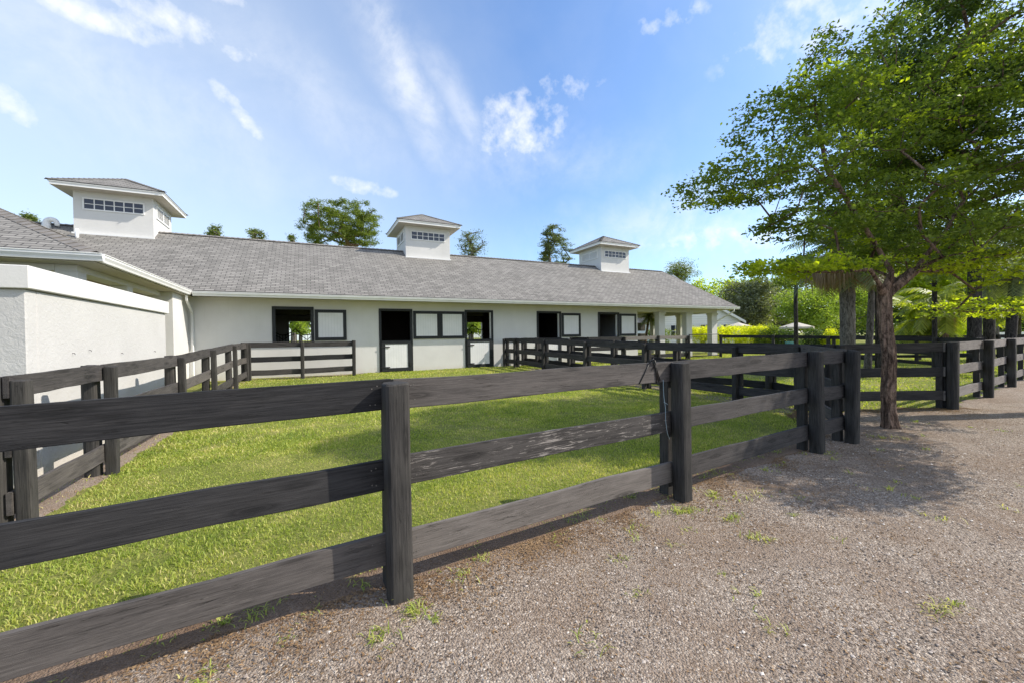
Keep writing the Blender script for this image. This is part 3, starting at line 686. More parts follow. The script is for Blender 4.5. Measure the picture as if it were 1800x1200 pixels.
# left pen fence beside the stucco wall
FL = [(-2.30, 5.02), (-2.27, 6.63), (-2.21, 9.45), (-2.16, 11.96), (-2.10, 14.65), (-2.02, 17.0)]
fence('black board fence beside the white stucco wall', FL, 1, [(G_, Mi, Mi)]*2+[(Mi, G_, Mi)]*3, .15)
FB = [(-2.02, 17.02), (-.28, 17.02), (1.5, 17.02)]
fence('short two-panel board fence in front of the left barn window', FB, -1, [(Mi, D_, Mi)]*2, .13, rear_w=.09)
FA = [(8.40, 17.7), (8.47, 16.73), (8.59, 14.38), (8.72, 11.72), (8.85, 9.02), (8.99, 6.26), (9.05, 4.92)]
fence('long board fence on the right side of the front paddock running to the barn', FA, 1, [(Mi, Mi, Mi)]*6, .14)
fence('short board panel joining the right paddock corner to the foreground fence', [(7.10, 3.26), (8.98, 4.84)], -1, [(G_, Mi, G_)], .13, rear=False)
FBB = [(9.42, 17.7), (9.51, 16.5), (9.76, 14.22), (10.03, 11.79), (10.32, 9.18), (10.62, 6.45), (9.72, 4.62)]
fence('second board fence across the narrow lane parallel to the right paddock fence', FBB, -1, [(D_, D_, D_)]*6, .14)
fence('board fence behind the rough-barked tree trunk', [(9.74, 4.56), (11.62, 3.50)], -1, [(Mi, D_, Mi)], .14, rear_w=.1)
F5 = [(11.58, 3.54), (14.43, 3.78), (17.4, 4.10), (20.3, 4.4), (23.2, 4.7), (26.0, 5.0)]
fence('pale grey board fence along the gravel at the right edge', F5, -1, [(P_, P_, P_)]*5, .17)
E_ = [(12.2, 17.6), (12.2, 16.3), (14.5, 16.35), (17.0, 16.45), (19.5, 16.6)]
fence('board fence with a bleached top rail in front of the barn porch', E_, -1, [(D_, D_, D_), (D_, D_, D_), (D_, D_, P_), (D_, D_, P_)], .13)
FD = [(22.5, 16.7), (23.8, 14.3), (24.0, 11.6), (23.3, 9.0), (21.9, 6.9), (20.0, 5.2)]
fence('far black fence curving around the tree paddock', FD, -1, [(D_, D_, D_)]*5, .15, rails=((.30, .07), (.72, .07), (1.25, .085)), rear=False)
FD2 = [(24.1, 11.5), (27.5, 9.5), (31, 7.6), (34.5, 5.8), (38, 4), (42, 2)]
fence('distant thin black fence beyond the palms', FD2, -1, [(D_, D_, D_)]*5, .13, rails=((.30, .07), (.80, .07), (1.25, .085)), rear=False)

# tube gate with mesh
gt = empty('mesh_gate', (21, 16.6, .2), 'black tube gate with wire mesh and rounded corner by the porch columns', 'gate')
def gp(s, z): return (19.65+2.75*s, 16.62+.08*s, z)
mb = MB(); rr = .22; P = [gp(0, .32), gp(0, 1.62)]
P = [gp(0, .3), gp(0, 1.56)]+[gp(1-.08+.08*math.sin(a), 1.56-.2+.2*math.cos(a)) for a in np.linspace(0, math.pi/2, 8)]+[gp(1, .3), gp(0, .3)]
mb.tube(P, .028, 8); mb.build('frame', M['iron'], gt, smooth_=True)
mb = MB()
for k in range(1, 27): s_ = k/27; mb.tube([gp(s_, .3), gp(s_, 1.5)], .0035, 4, False)
for k in range(1, 12): mb.tube([gp(0, .3+k*.1), gp(1, .3+k*.1)], .0035, 4, False)
mb.build('mesh', M['iron'], gt)

# twine tied round the top rail, and string hanging by the second post
tw = MB(); bx = 2.93; yb0 = 2.86
def fy(x): return 2.665+(x-.46)*.0912-.024
for off, (xa_, za_, xb2, zb2) in enumerate(((2.86, 1.36, 2.70, 1.15), (2.90, 1.36, 2.97, 1.15), (2.92, 1.36, 2.94, 1.14), (2.88, 1.355, 2.99, 1.16))):
    tw.tube([(xa_, fy(xa_)-.006, za_), ((xa_+xb2)/2, fy((xa_+xb2)/2)-.008, (za_+zb2)/2+.01*off), (xb2, fy(xb2)-.006, zb2)], .0045, 5)
tw.tube([(2.84, fy(2.84)-.008, 1.34), (2.87, fy(2.87)-.03, 1.375), (2.92, fy(2.92)-.01, 1.33), (2.90, fy(2.9)-.012, 1.29)], .008, 6)
tag(tw.build('baling_twine', M['iron'], None, smooth_=True), 'black baling twine looped over the grey top rail beside the second post', 'twine')
M['string'] = plain('pale blue string', (.26, .34, .38), .7, .3, .1, 8, 0)
tw = MB(); P = [(3.015, fy(3.0)-.02, 1.17), (3.01, fy(3)-.03, 1.02), (3.03, fy(3)-.03, .9), (3.025, fy(3)-.035, .78), (3.045, fy(3)-.035, .66), (3.07, fy(3)-.04, .60)]
tw.tube(P, .003, 6); tw.tube([(3.01, fy(3)-.03, .96), (3.04, fy(3)-.04, .94), (3.06, fy(3)-.03, .93)], .0025, 5)
tag(tw.build('string', M['string'], None, smooth_=True), 'pale blue string hanging down beside the second front post', 'string')

# ---------------------------------------------------------------- vegetation
def leaf_cloud(centers, per, spread, size, aspect=.45, flat=.6, droop=0.0, rs=None, fold=True):
    rs = rs or rng
    n = len(centers)*per; c = np.repeat(np.asarray(centers, float), per, 0)
    sp = np.repeat(np.broadcast_to(np.asarray(spread, float), (len(centers),)), per)
    p = c+rs.normal(0, 1, (n, 3))*sp[:, None]*np.array([1, 1, flat])*.6
    d = rs.normal(0, 1, (n, 3)); d[:, 2] = d[:, 2]*.55-droop; d /= np.linalg.norm(d, axis=1)[:, None]
    nrm = rs.normal(0, 1, (n, 3)); nrm[:, 2] += 1.1; s_ = np.cross(d, nrm); s_ /= np.linalg.norm(s_, axis=1)[:, None]+1e-9
    L = size*rs.uniform(.6, 1.3, n)[:, None]; wd = L*aspect
    up_ = np.cross(s_, d)*L*.10
    V = np.stack([p-d*L*.5, p+s_*wd*.5+up_, p+d*L*.5, p-s_*wd*.5+up_], 1).reshape(-1, 3)
    F = np.arange(n*4).reshape(-1, 4); return V, F
def skeleton(base, fork, targets, r0_, rtip=.006, wig=.12, step=.45, extra=None):
    """branching tree: targets joined one by one to the nearest node, radii grow with what each branch carries"""
    nodes = [Vector(base)]; par = [-1]
    def chain(i, q, w_):
        p = nodes[i]; L = (q-p).length; k = max(1, int(L/step)); pr = i
        bow = Vector((random.gauss(0, 1), random.gauss(0, 1), abs(random.gauss(0, 1))*.6))*w_*L*.5
        for s_ in range(1, k+1):
            t_ = s_/k; pos = p.lerp(q, t_)+bow*math.sin(t_*math.pi)*.5+(Vector([random.gauss(0, w_*.12) for _ in range(3)]) if s_ < k else Vector())
            nodes.append(pos); par.append(pr); pr = len(nodes)-1
        return pr
    i = 0
    for f in fork: i = chain(i, Vector(f), .06)
    tr = i; starts = [tr]
    for ex in (extra or []):
        j = tr
        for q in ex: j = chain(j, Vector(q), .05)
    n_main = len(nodes)-1
    ts = sorted([Vector(t_) for t_ in targets], key=lambda q: (q-nodes[tr]).length)
    mn = min(tr, len(nodes)-1)
    for q in ts:
        arr = np.array([tuple(n_) for n_ in nodes[mn:]]); dd = np.linalg.norm(arr-np.array(tuple(q)), axis=1)
        # prefer nodes below and toward the trunk
        pen = np.maximum(0, arr[:, 2]-q.z)*1.2
        j = int(np.argmin(dd+pen))+mn
        chain(j, q, wig)
    n = len(nodes); cnt = [0]*n; ch = [0]*n
    for k in range(n): 
        if par[k] >= 0: ch[par[k]] += 1
    for k in range(n-1, 0, -1):
        if ch[k] == 0: cnt[k] = 1
        cnt[par[k]] += cnt[k]
    tot_ = max(cnt[0], 1)
    ntr = tr+sum(1 for _ in ())
    rad = [max(rtip, r0_*(c/tot_)**.5*(1 if i_ <= n_main else .72)) for i_, c in enumerate(cnt)]
    V = []; F = []
    arrn = [tuple(x) for x in nodes]
    for k in range(1, n):
        a, b_ = Vector(arrn[par[k]]), Vector(arrn[k]); d = (b_-a)
        if d.length < 1e-5: continue
        sg = 12 if rad[k] > .05 else (6 if rad[k] > .015 else 4)
        d.normalize(); u_ = d.orthogonal().normalized() if abs(d.z) < .9 else (Vector((1, 0, 0))-d*d.x).normalized(); s_ = d.cross(u_); b0 = len(V)
        ra = rad[par[k]] if par[k] <= tr else min(rad[par[k]], rad[k]*1.35); rb_ = rad[k]
        if rb_ > .06:     # bark ridges on the thick limbs
            sg = 40; nr = 6; P0, P1 = a-d*ra*.2, b_+d*rb_*.2
            for w_ in range(nr+1):
                pt = P0.lerp(P1, w_/nr); r_ = ra+(rb_-ra)*w_/nr
                for q in range(sg):
                    an = 2*math.pi*q/sg; zz = pt.z
                    k_ = 1+.085*math.sin(5*an+2.3*math.sin(zz*2.7)+1)+.05*math.sin(9*an-zz*4)+.045*math.sin(14*an+3*math.sin(zz*6))+.03*math.sin(zz*23+4*math.sin(3*an))+.24*math.exp(-max(0, zz)*7)*(1+.8*math.sin(4*an+1))
                    V.append(tuple(pt+(u_*math.cos(an)+s_*math.sin(an))*r_*k_))
            for w_ in range(nr):
                for q in range(sg): q2 = (q+1) % sg; F.append((b0+w_*sg+q, b0+w_*sg+q2, b0+(w_+1)*sg+q2, b0+(w_+1)*sg+q))
            continue
        for pt, r_ in ((a-d*ra*.25, ra), (b_+d*rb_*.25, rb_)):
            for q in range(sg):
                an = 2*math.pi*q/sg; V.append(tuple(pt+(u_*math.cos(an)+s_*math.sin(an))*r_))
        for q in range(sg): q2 = (q+1) % sg; F.append((b0+q, b0+q2, b0+sg+q2, b0+sg+q))
    return V, F, nodes, rad
def ell_points(blobs, n, shell=.35, rs=None):
    rs = rs or rng; vol = np.array([b_[3]*b_[4]*b_[5] for b_ in blobs])**.6; k = rs.choice(len(blobs), n, p=vol/vol.sum()); out = []
    for i in k:
        b_ = blobs[i]; d = rs.normal(0, 1, 3); d /= np.linalg.norm(d); r_ = (shell+(1-shell)*rs.random())**.6 if rs.random() < .7 else rs.random()**.33
        out.append((b_[0]+d[0]*b_[3]*r_, b_[1]+d[1]*b_[4]*r_, b_[2]+d[2]*b_[5]*r_))
    return out
def tree(name, label, cat, base, fork, blobs, ncl, per, spread, lsize, r0_, leafmat, barkmat, group=None, branchlets=90, aspect=.5, flat=.6, droop=0., extra=None, shell=.35, wig=.12, trunkmesh=None, step=.5, second=None):
    t_ = empty(name, base, label, cat, group)
    pts = ell_points(blobs, ncl, shell)
    tg = pts[:branchlets]
    V, F, nodes, rad = skeleton(base, fork, tg, r0_, extra=extra, wig=wig, step=step)
    me = np_mesh('trunk', V, F) if False else None
    me = bpy.data.meshes.new('trunk'); me.from_pydata(V, [], F); me.update()
    link('trunk', me, barkmat, t_, True)
    V, F = leaf_cloud(pts, per, spread, lsize, aspect, flat, droop)
    cm = np_mesh('crown', V, F); o_ = link('crown', cm, [leafmat, second[0]] if second else leafmat, t_)
    if second:      # sunlight through leaves painted as brighter colour on some sprays, mostly low ones
        pz = np.array(pts)[:, 2]; rnd = rng.random(len(pts)); sel = (rnd < second[1]) | ((pz < second[2]) & (rnd < .8))
        cm.polygons.foreach_set('material_index', np.repeat(sel.astype(np.int32), per))
    return t_, pts
def blob(px, py, f, rl, rd_, rz_):      # blob by direction number and distance; lateral, depth, vertical radii in metres
    x, y = ground_at(px, f); hz = 592-(px-955)*.015
    return (x, y, 1.6+(hz-py)/FPX*f, rl, rd_, rz_)

# foreground tree: rough trunk, forked, flat layered crown
B = [blob(1470, 130, 6.9, .75, 1.0, .75), blob(1400, 215, 6.8, .9, 1.2, .55), blob(1300, 325, 6.6, .85, 1.0, .35), blob(1500, 260, 7.2, .9, 1.3, .8), blob(1385, 300, 6.6, .8, 1.1, .45),
     blob(1430, 395, 6.8, .8, 1.1, .3), blob(1395, 475, 6.4, .95, .8, .12), blob(1450, 470, 6.4, .7, .8, .12), blob(1340, 472, 6.3, .5, .5, .10), blob(1600, 190, 7.4, 1.0, 1.6, .85), blob(1690, 280, 7.4, 1.3, 1.7, 1.1), blob(1550, 360, 6.9, .9, 1.2, .5),
     blob(1640, 430, 6.8, 1.1, 1.3, .5), blob(1760, 440, 7.0, 1.1, 1.5, .7), blob(1740, 540, 7.8, 1.0, 1.2, .22), blob(1850, 330, 7.2, 1.4, 1.6, 1.2), blob(1500, 450, 7.4, .7, .9, .3)]
bx_, by_ = 8.64, 3.30
fk = [(8.66, 3.32, .9), (8.60, 3.34, 1.7), (8.62, 3.36, 2.2)]
q1 = [tuple(blob(1568, 480, 6.75, 0, 0, 0)[:3]), tuple(blob(1520, 400, 6.85, 0, 0, 0)[:3]), tuple(blob(1455, 300, 6.9, 0, 0, 0)[:3]), tuple(blob(1435, 190, 6.9, 0, 0, 0)[:3])]
q2 = [tuple(blob(1610, 475, 6.8, 0, 0, 0)[:3]), tuple(blob(1665, 405, 6.9, 0, 0, 0)[:3]), tuple(blob(1710, 330, 7.1, 0, 0, 0)[:3])]
q3 = [tuple(blob(1530, 475, 6.6, 0, 0, 0)[:3]), tuple(blob(1460, 480, 6.5, 0, 0, 0)[:3]), tuple(blob(1370, 480, 6.4, 0, 0, 0)[:3])]
t1, pts1 = tree('shade_tree', 'leafy tree with rough forked brown trunk standing on the gravel in front of the fences', 'tree', (bx_, by_, -.05), fk, B, 1350, 42, .185, .072, .092, M['leaf'], M['bark'], None, 480, .55, .22, extra=[q1, q2, q3], wig=.14, step=.3, second=(M['leafy'], .07, 2.85))
# big tree just right of the view, its crown filling the upper right corner
B2 = [(11.6, 2.5, 7.3, 2.2, 1.6, 1.4), (12.6, 3.2, 5.6, 2.0, 1.9, 1.2), (10.4, 2.8, 7.9, 1.0, 1.0, .7), (13.5, 1.4, 6.8, 2.2, 1.6, 1.4), (10.9, 1.0, 4.6, 1.1, .6, .6), (12.4, 4.2, 7.4, 2, 1.6, 1.3), (13.4, 4.2, 4.1, 1.8, 1.2, .7), (9.8, 1.1, 4.2, .7, .35, .35), (9.6, .3, 3.7, 1.3, .35, .22), (10.8, .9, 3.9, 1.2, .45, .28), (8.7, .6, 3.6, .6, .2, .18), (9.7, .25, 3.8, 1.2, .3, .2), (10.3, .55, 3.8, 1.5, .25, .15), (9.3, .9, 3.9, .9, .12, .12), (11.3, 3.9, 5.6, 1.3, 1.2, .8), (12.5, 5.4, 5.0, 1.5, 1.2, .8), (13.2, 5.0, 3.5, 1.5, 1.0, .45), (11.0, 4.6, 6.8, 1.1, 1.0, .7)]
t2, _ = tree('shade_tree', 'large dark green tree whose crown fills the upper right corner', 'tree', (14.2, 1.6, -.05), [(14.1, 1.7, 1.5), (13.7, 1.9, 3.0), (13.2, 2.2, 4.0)], B2, 2500, 46, .21, .078, .2, M['leaf2'], M['bark'], None, 260, .55, .4, second=(M['leaf'], .3, 3.6))

BG = 'trees beyond the paddocks and the barn'
def bgtree(label, px, f, top, wpx, bottom, leafm_, nblob=7, ncl=220, per=26, size=.22, bark_='barkg', name='broadleaf_tree', seed=0, depth=.8, aspect=.5, spread=None, flat=.7, trunk_r=None, shell=.5, bs=(.3, .5)):
    s_ = f/FPX; x, y = ground_at(px, f); hz = 592-(px-955)*.015; zt = 1.6+(hz-top)*s_; zb = max(.6, 1.6+(hz-bottom)*s_); W2 = wpx*s_/2; zc_ = (zt+zb)/2; Hh = (zt-zb)/2
    rs = np.random.default_rng(seed+int(px)); bl = []
    for k in range(nblob):
        a = k*2.4+seed; r_ = (.2+.48*((k*.618) % 1))*W2; u = -.62+1.32*(k+.5)/nblob+rs.uniform(-.08, .08)
        sc_ = math.sqrt(max(.15, 1-u*u))
        bl.append((x+math.cos(a)*r_*sc_, y+math.sin(a)*r_*sc_, zc_+u*Hh, W2*rs.uniform(*bs), W2*rs.uniform(*bs), min(Hh*.45, W2*rs.uniform(bs[0]*.7, bs[1]*.8))))
    bl.append((x, y, zt-Hh*.32, W2*.42, W2*.42, Hh*.32))
    g0 = gzf(x, y)
    return tree(name, label, 'tree', (x, y, g0-.1), [(x, y, g0+(zb-g0)*.6), (x+rs.normal(0, .15), y, zb+Hh*.3)], bl, ncl, per, spread or W2*.16, size, trunk_r or .018*zt+.05, M[leafm_], M[bark_], BG, 40, aspect, flat, shell=shell, step=1.2)
bgtree('tall pine with rounded crown above the barn roof beside the middle cupola', 614, 50, 360, 196, 446, 'pine', 28, 420, 60, .32, 'bark', 'pine_tree', 2, aspect=.22, spread=.42, flat=.5, trunk_r=.3, shell=.7, bs=(.16, .27))
bgtree('sparse tree peeking over the roof right of the middle cupola', 828, 48, 410, 62, 460, 'cyp', 7, 80, 24, .26, aspect=.3, spread=.45, seed=3)
bgtree('layered conifer rising over the roof left of the farthest cupola', 975, 45, 394, 74, 490, 'cyp', 16, 170, 44, .24, name='conifer_tree', aspect=.26, spread=.36, flat=.35, seed=5, bs=(.2, .36))
bgtree('small round pine above the right end of the roof', 1193, 58, 463, 72, 500, 'pine', 9, 130, 36, .30, 'bark', 'pine_tree', 4, aspect=.22, spread=.6)
bgtree('dark treetop just above the ridge right of the nearest cupola', 381, 50, 400, 36, 430, 'pine', 4, 40, 26, .3, aspect=.3, spread=.4)
bgtree('second small treetop above the ridge left of the rounded pine', 455, 52, 404, 34, 432, 'pine', 4, 40, 26, .3, aspect=.3, spread=.4, seed=8)
bgtree('tiny treetop above the ridge next to the rounded pine', 516, 52, 414, 18, 440, 'pine', 3, 20, 22, .28, aspect=.3, spread=.35, seed=9)
bgtree('treetop behind the gooseneck vent at the left edge', 62, 46, 379, 40, 420, 'pine', 4, 40, 24, .28, aspect=.3, spread=.4, seed=10)
bgtree('yellow green tree behind the white house gable', 1243, 62, 492, 120, 590, 'leafy', 9, 260, 30, .36, seed=11)
bgtree('large olive grey tree left of the thin pole trunk', 1322, 46, 492, 116, 588, 'olive', 11, 420, 34, .30, seed=12, shell=.3)
bgtree('olive grey tree between the hedge and the thin pole trunk', 1375, 50, 488, 70, 590, 'olive', 7, 260, 30, .3, seed=13)
bgtree('light green spreading tree beside the patio umbrella', 1432, 40, 506, 130, 585, 'lime', 9, 380, 34, .22, 'barkd', seed=14, shell=.3)
bgtree('pale green tree behind the skirted palm', 1500, 46, 500, 100, 592, 'lime', 8, 260, 32, .28, seed=15)
bgtree('dark green tree far behind the palm trunks', 1565, 50, 470, 140, 580, 'leaf2', 9, 340, 32, .34, seed=16)
bgtree('bright yellow green tree right of the rough trunk', 1640, 30, 452, 120, 572, 'leafy', 10, 420, 30, .26, seed=17)
bgtree('dark green background tree right of the slim trunks', 1690, 48, 430, 150, 578, 'leaf2', 9, 320, 32, .34, seed=18)
bgtree('yellow green tree behind the pair of dark trunks', 1750, 32, 440, 120, 574, 'leafy', 10, 400, 30, .27, seed=19)
bgtree('dark green tree at the far right edge', 1830, 36, 400, 160, 578, 'leaf2', 9, 320, 32, .3, seed=20)
bgtree('distant dark tree behind the olive grey tree', 1290, 75, 500, 110, 592, 'leaf2', 8, 200, 26, .5, seed=21)
bgtree('tall dark tree behind the light green tree', 1465, 64, 482, 150, 592, 'leaf2', 8, 260, 26, .5, seed=22)
bgtree('far tree to the left of the white house', 1120, 66, 520, 110, 592, 'leaf2', 7, 160, 26, .5, seed=23)
# greenery seen through the barn
for px, f, tp, wd_, lab, mm in ((528, 36, 540, 60, 'sunlit shrub tree seen through the left barn window', 'lime'), (560, 46, 520, 110, 'green tree behind the barn seen through the left window', 'leaf2'), (832, 38, 545, 60, 'light green tree seen through the second half door', 'lime')):
    bgtree(lab, px, f, tp, wd_, 594, mm, 6, 160, 26, .24, seed=31)
# distant woodland closing the horizon
def wood_mass(px0, px1, f, top, mm, name, n=900):
    C_ = []
    for k in range(n):
        px = random.uniform(px0, px1); ff = f*random.uniform(.94, 1.1); x, y = ground_at(px, ff); hz = 592-(px-955)*.015
        tp = (hz-top)*(.8+.25*math.sin(px*.045)+.12*math.sin(px*.13+1)); C_.append((x, y, 1.6+tp*f/FPX*random.random()**.6-1.4*random.random()))
    V, F = leaf_cloud(C_, 26, 1.3, .8, .6, .7)
    return tag(link(name, np_mesh(name, V, F), M[mm], None), kind='stuff', label='far woodland along the horizon')
wood_mass(1090, 2300, 92, 545, 'leaf2', 'woodland', 1500)

# hedge and shrubs
def shrub(name, label, cat, px, f, wpx, top, mm, dm=1.0, n=160, size=.10, group=None, box_=False):
    s_ = f/FPX; x, y = ground_at(px, f); hz = 592-(px-955)*.015; zt = 1.6+(hz-top)*s_; W2 = wpx*s_/2; g0 = gzf(x, y)
    C_ = []
    for k in range(n):
        a, c, e = random.uniform(-1, 1), random.uniform(-1, 1), random.random()
        if not box_:
            while a*a+c*c > 1: a, c = random.uniform(-1, 1), random.uniform(-1, 1)
            hh = (zt-g0)*math.sqrt(max(.1, 1-(a*a+c*c)*.85))
        else: hh = (zt-g0)*(1+.04*math.sin(a*23))
        zz = g0+hh*(e**.45); q = Vector((rt.x, rt.y)); q2 = Vector((-rt.y, rt.x))
        C_.append((x+q.x*a*W2+q2.x*c*dm, y+q.y*a*W2+q2.y*c*dm, zz))
    V, F = leaf_cloud(C_, 34, .22 if not box_ else .17, size, .55, .8)
    t_ = empty(name, (x, y, g0), label, cat, group)
    link('foliage', np_mesh('foliage', V, F), M[mm], t_)
    st = MB()
    for k in range(7):
        a = random.uniform(-.8, .8)*W2; st.tube([(x+rt.x*a, y+rt.y*a, g0-.05), (x+rt.x*a*1.05, y+rt.y*a*1.05, g0+(zt-g0)*.6)], .025, 5)
    st.build('stem', M['barkd'], t_); return t_
shrub('hedge', 'long clipped golden yellow hedge in front of the white house', 'hedge', 1272, 30, 150, 577, 'hedge', .7, 620, .10, box_=True)
shrub('hedge', 'short piece of green hedge seen between the porch columns', 'hedge', 1158, 32, 40, 583, 'leaf', .7, 120, .10, box_=True)
shrub('shrub', 'leafy green bush at the right end of the golden hedge', 'shrub', 1352, 29, 40, 572, 'leaf', .9, 120, .12)
shrub('shrub', 'low dark bush left of the thin pole trunk', 'shrub', 1382, 28, 36, 578, 'leaf2', .9, 100, .12)
shrub('shrub', 'low dark green bush right of the thin pole trunk', 'shrub', 1430, 31, 40, 579, 'leaf2', .9, 110, .12)
shrub('shrub', 'round golden bush left of the skirted palm', 'shrub', 1462, 30, 26, 578, 'hedge', .6, 90, .10)
shrub('shrub', 'dark low bush behind the rough trunk', 'shrub', 1600, 34, 60, 575, 'leaf2', .9, 110, .14)
shrub('shrub', 'sunlit yellow bush between the dark trunks at right', 'shrub', 1675, 26, 60, 560, 'leafy', .9, 160, .12)

# palms
def palm(label, px, f, ztop, r_, n=26, L=1.7, mm='frond', skirt=0, lean=(0, 0), bark_='barkg', base=None, group='palm trees in the tree paddock', lw=.05, droopk=1.0, name='palm_tree', curve=0):
    x, y = base or ground_at(px, f); g0 = gzf(x, y); t_ = empty(name, (x, y, g0), label, 'palm tree', group)
    tx, ty = x+lean[0], y+lean[1]; mb = MB()
    P = []; rr_ = []
    for k in range(15):
        q = k/14; P.append((x+lean[0]*q+curve*math.sin(q*math.pi)*.5, y+lean[1]*q, g0-.1+(ztop-g0+.1)*q)); rr_.append(r_*(1+.25*math.exp(-q*14))*(1+.03*(k % 2)))
    mb.tube(P, rr_, 12); mb.build('trunk', M[bark_], t_, smooth_=True)
    V = []; F = []; top = Vector((tx, ty, ztop))
    def frond(az, el, L_, dk, width, matV, matF, nl=22):
        d = Vector((math.cos(az)*math.cos(el), math.sin(az)*math.cos(el), math.sin(el))); p = top.copy(); sg = 10; pts = [p.copy()]
        for k in range(sg):
            d = (d+Vector((0, 0, -.16*dk))).normalized(); p = p+d*L_/sg; pts.append(p.copy())
        for k in range(nl):
            u_ = (k+1)/nl*sg*.98; i = int(u_); a = pts[i].lerp(pts[min(i+1, sg)], u_-i); tdir = (pts[min(i+1, sg)]-pts[max(i-1, 0)]).normalized()
            side = tdir.cross(Vector((0, 0, 1))).normalized(); ll = width*(1-.55*abs(k/nl-.45)*1.6)
            for s_ in (-1, 1):
                e_ = (side*s_+tdir*.55+Vector((0, 0, -.45*dk+random.uniform(-.15, .15)))).normalized(); q = a+e_*ll; wv = tdir*lw*.5
                b0 = len(matV); matV += [tuple(a-wv), tuple(a+wv), tuple(q+wv*.25), tuple(q-wv*.25)]; matF.append((b0, b0+1, b0+2, b0+3))
        b0 = len(matV)
        for i in range(sg):
            w2 = .018*(1-i/sg)+.004; sd = Vector((0, 0, 1)).cross(pts[i+1]-pts[i]).normalized()*w2
            b0 = len(matV); matV += [tuple(pts[i]-sd), tuple(pts[i]+sd), tuple(pts[i+1]+sd), tuple(pts[i+1]-sd)]; matF.append((b0, b0+1, b0+2, b0+3))
    for k in range(n): frond(random.uniform(0, 6.28), random.uniform(-.25, 1.35), L*random.uniform(.8, 1.1), droopk, L*.32, V, F)
    link('crown', np_mesh('crown', V, F), M[mm], t_)
    if skirt:
        V = []; F = []
        for k in range(skirt):
            az = random.uniform(0, 6.28); rr2 = r_+random.random()**.7*1.0; L2 = random.uniform(.4, 1.25); z0 = ztop-random.uniform(-.1, .5)
            for j in range(9):
                aa = az+random.uniform(-.3, .3); rr2 *= random.uniform(.85, 1.15); a = Vector((tx+math.cos(aa)*(r_*.8+rr2*.25), ty+math.sin(aa)*(r_*.8+rr2*.25), z0)); m_ = Vector((tx+math.cos(aa)*rr2*1.1, ty+math.sin(aa)*rr2*1.1, z0-L2*.3)); e_ = Vector((tx+math.cos(aa)*rr2*1.05, ty+math.sin(aa)*rr2*1.05, z0-L2*random.uniform(.7, 1)))
                wv = Vector((-math.sin(aa), math.cos(aa), 0))*random.uniform(.006, .016); b0 = len(V); V += [tuple(a-wv), tuple(a+wv), tuple(m_+wv), tuple(m_-wv), tuple(e_+wv*.2), tuple(e_-wv*.2)]; F += [(b0, b0+1, b0+2, b0+3), (b0+3, b0+2, b0+4, b0+5)]
        link('dead_skirt', np_mesh('dead_skirt', V, F), M['dead'], t_)
    return t_
palm('thick grey palm with a shaggy skirt of dead fronds left of the rough tree', 1490, 15, 4.5, .23, 60, 2.1, 'frond', 520)
palm('slim pale grey palm leaning right beside the skirted palm', 1524, 16.2, 5.2, .115, 30, 1.7, 'frond', 20, lean=(.35, -.1), curve=.1)
palm('slim dark palm trunk just left of the rough tree', 1546, 15.6, 5.4, .13, 30, 1.7, 'frond', 0, bark_='barkd')
palm('slim dark trunk with boots at the base right of the rough tree', 1643, 18, 4.8, .085, 24, 1.6, 'frond', 0, bark_='barkd')
palm('yellow stemmed palm with arching golden fronds', 1662, 20, 2.9, .11, 26, 2.1, 'frondy', 20, bark_='bark', lw=.10, droopk=1.3)
palm('thick dark palm trunk behind the pale rail fence', 1712, 15.5, 5.4, .19, 26, 1.7, 'frond', 0, bark_='barkd', lean=(.12, 0))
palm('second dark palm trunk right of the thick one', 1738, 18, 5.4, .18, 26, 1.7, 'frond', 0, bark_='barkd', lean=(.15, 0))
palm('leaning palm trunk with hanging fronds near the right edge', 1772, 15.5, 3.7, .15, 40, 1.5, 'frond', 0, bark_='barkd', lean=(.35, -.1))
palm('bushy golden palm clump between the slim trunks', 1615, 22, 2.2, .1, 22, 2.3, 'frondy', 0, lw=.10, droopk=1.1)
palm('small yellow palm at the right edge behind the fence', 1790, 21, 2.4, .1, 22, 2.0, 'frondy', 0, lw=.10, droopk=1.1)
palm('small leaning palm with feathery crown seen through the porch', 1146, 30, 3.0, .09, 34, 1.0, 'frond', 0, lean=(.9, .3), bark_='bark', base=ground_at(1131, 31), lw=.03, group='ornamental palm')
# thin straight pole trunk
xq, yq = ground_at(1399, 20); mb = MB(); mb.tube([(xq, yq, 0), (xq+.02, yq, 1.8), (xq, yq, 3.2), (xq+.05, yq, 3.95)], [.10, .09, .085, .08], 10)
tb = empty('slender_tree', (xq, yq, .1), 'thin straight dark trunk standing alone left of the skirted palm', 'tree'); mb.build('trunk', M['barkd'], tb, smooth_=True)
V, F = leaf_cloud(ell_points([(xq, yq, 4.2, 1.2, 1.2, .45), (xq+1.0, yq+.3, 4.4, .9, .8, .4)], 110), 30, .28, .12, .5, .6); link('crown', np_mesh('crown', V, F), M['leaf'], tb)

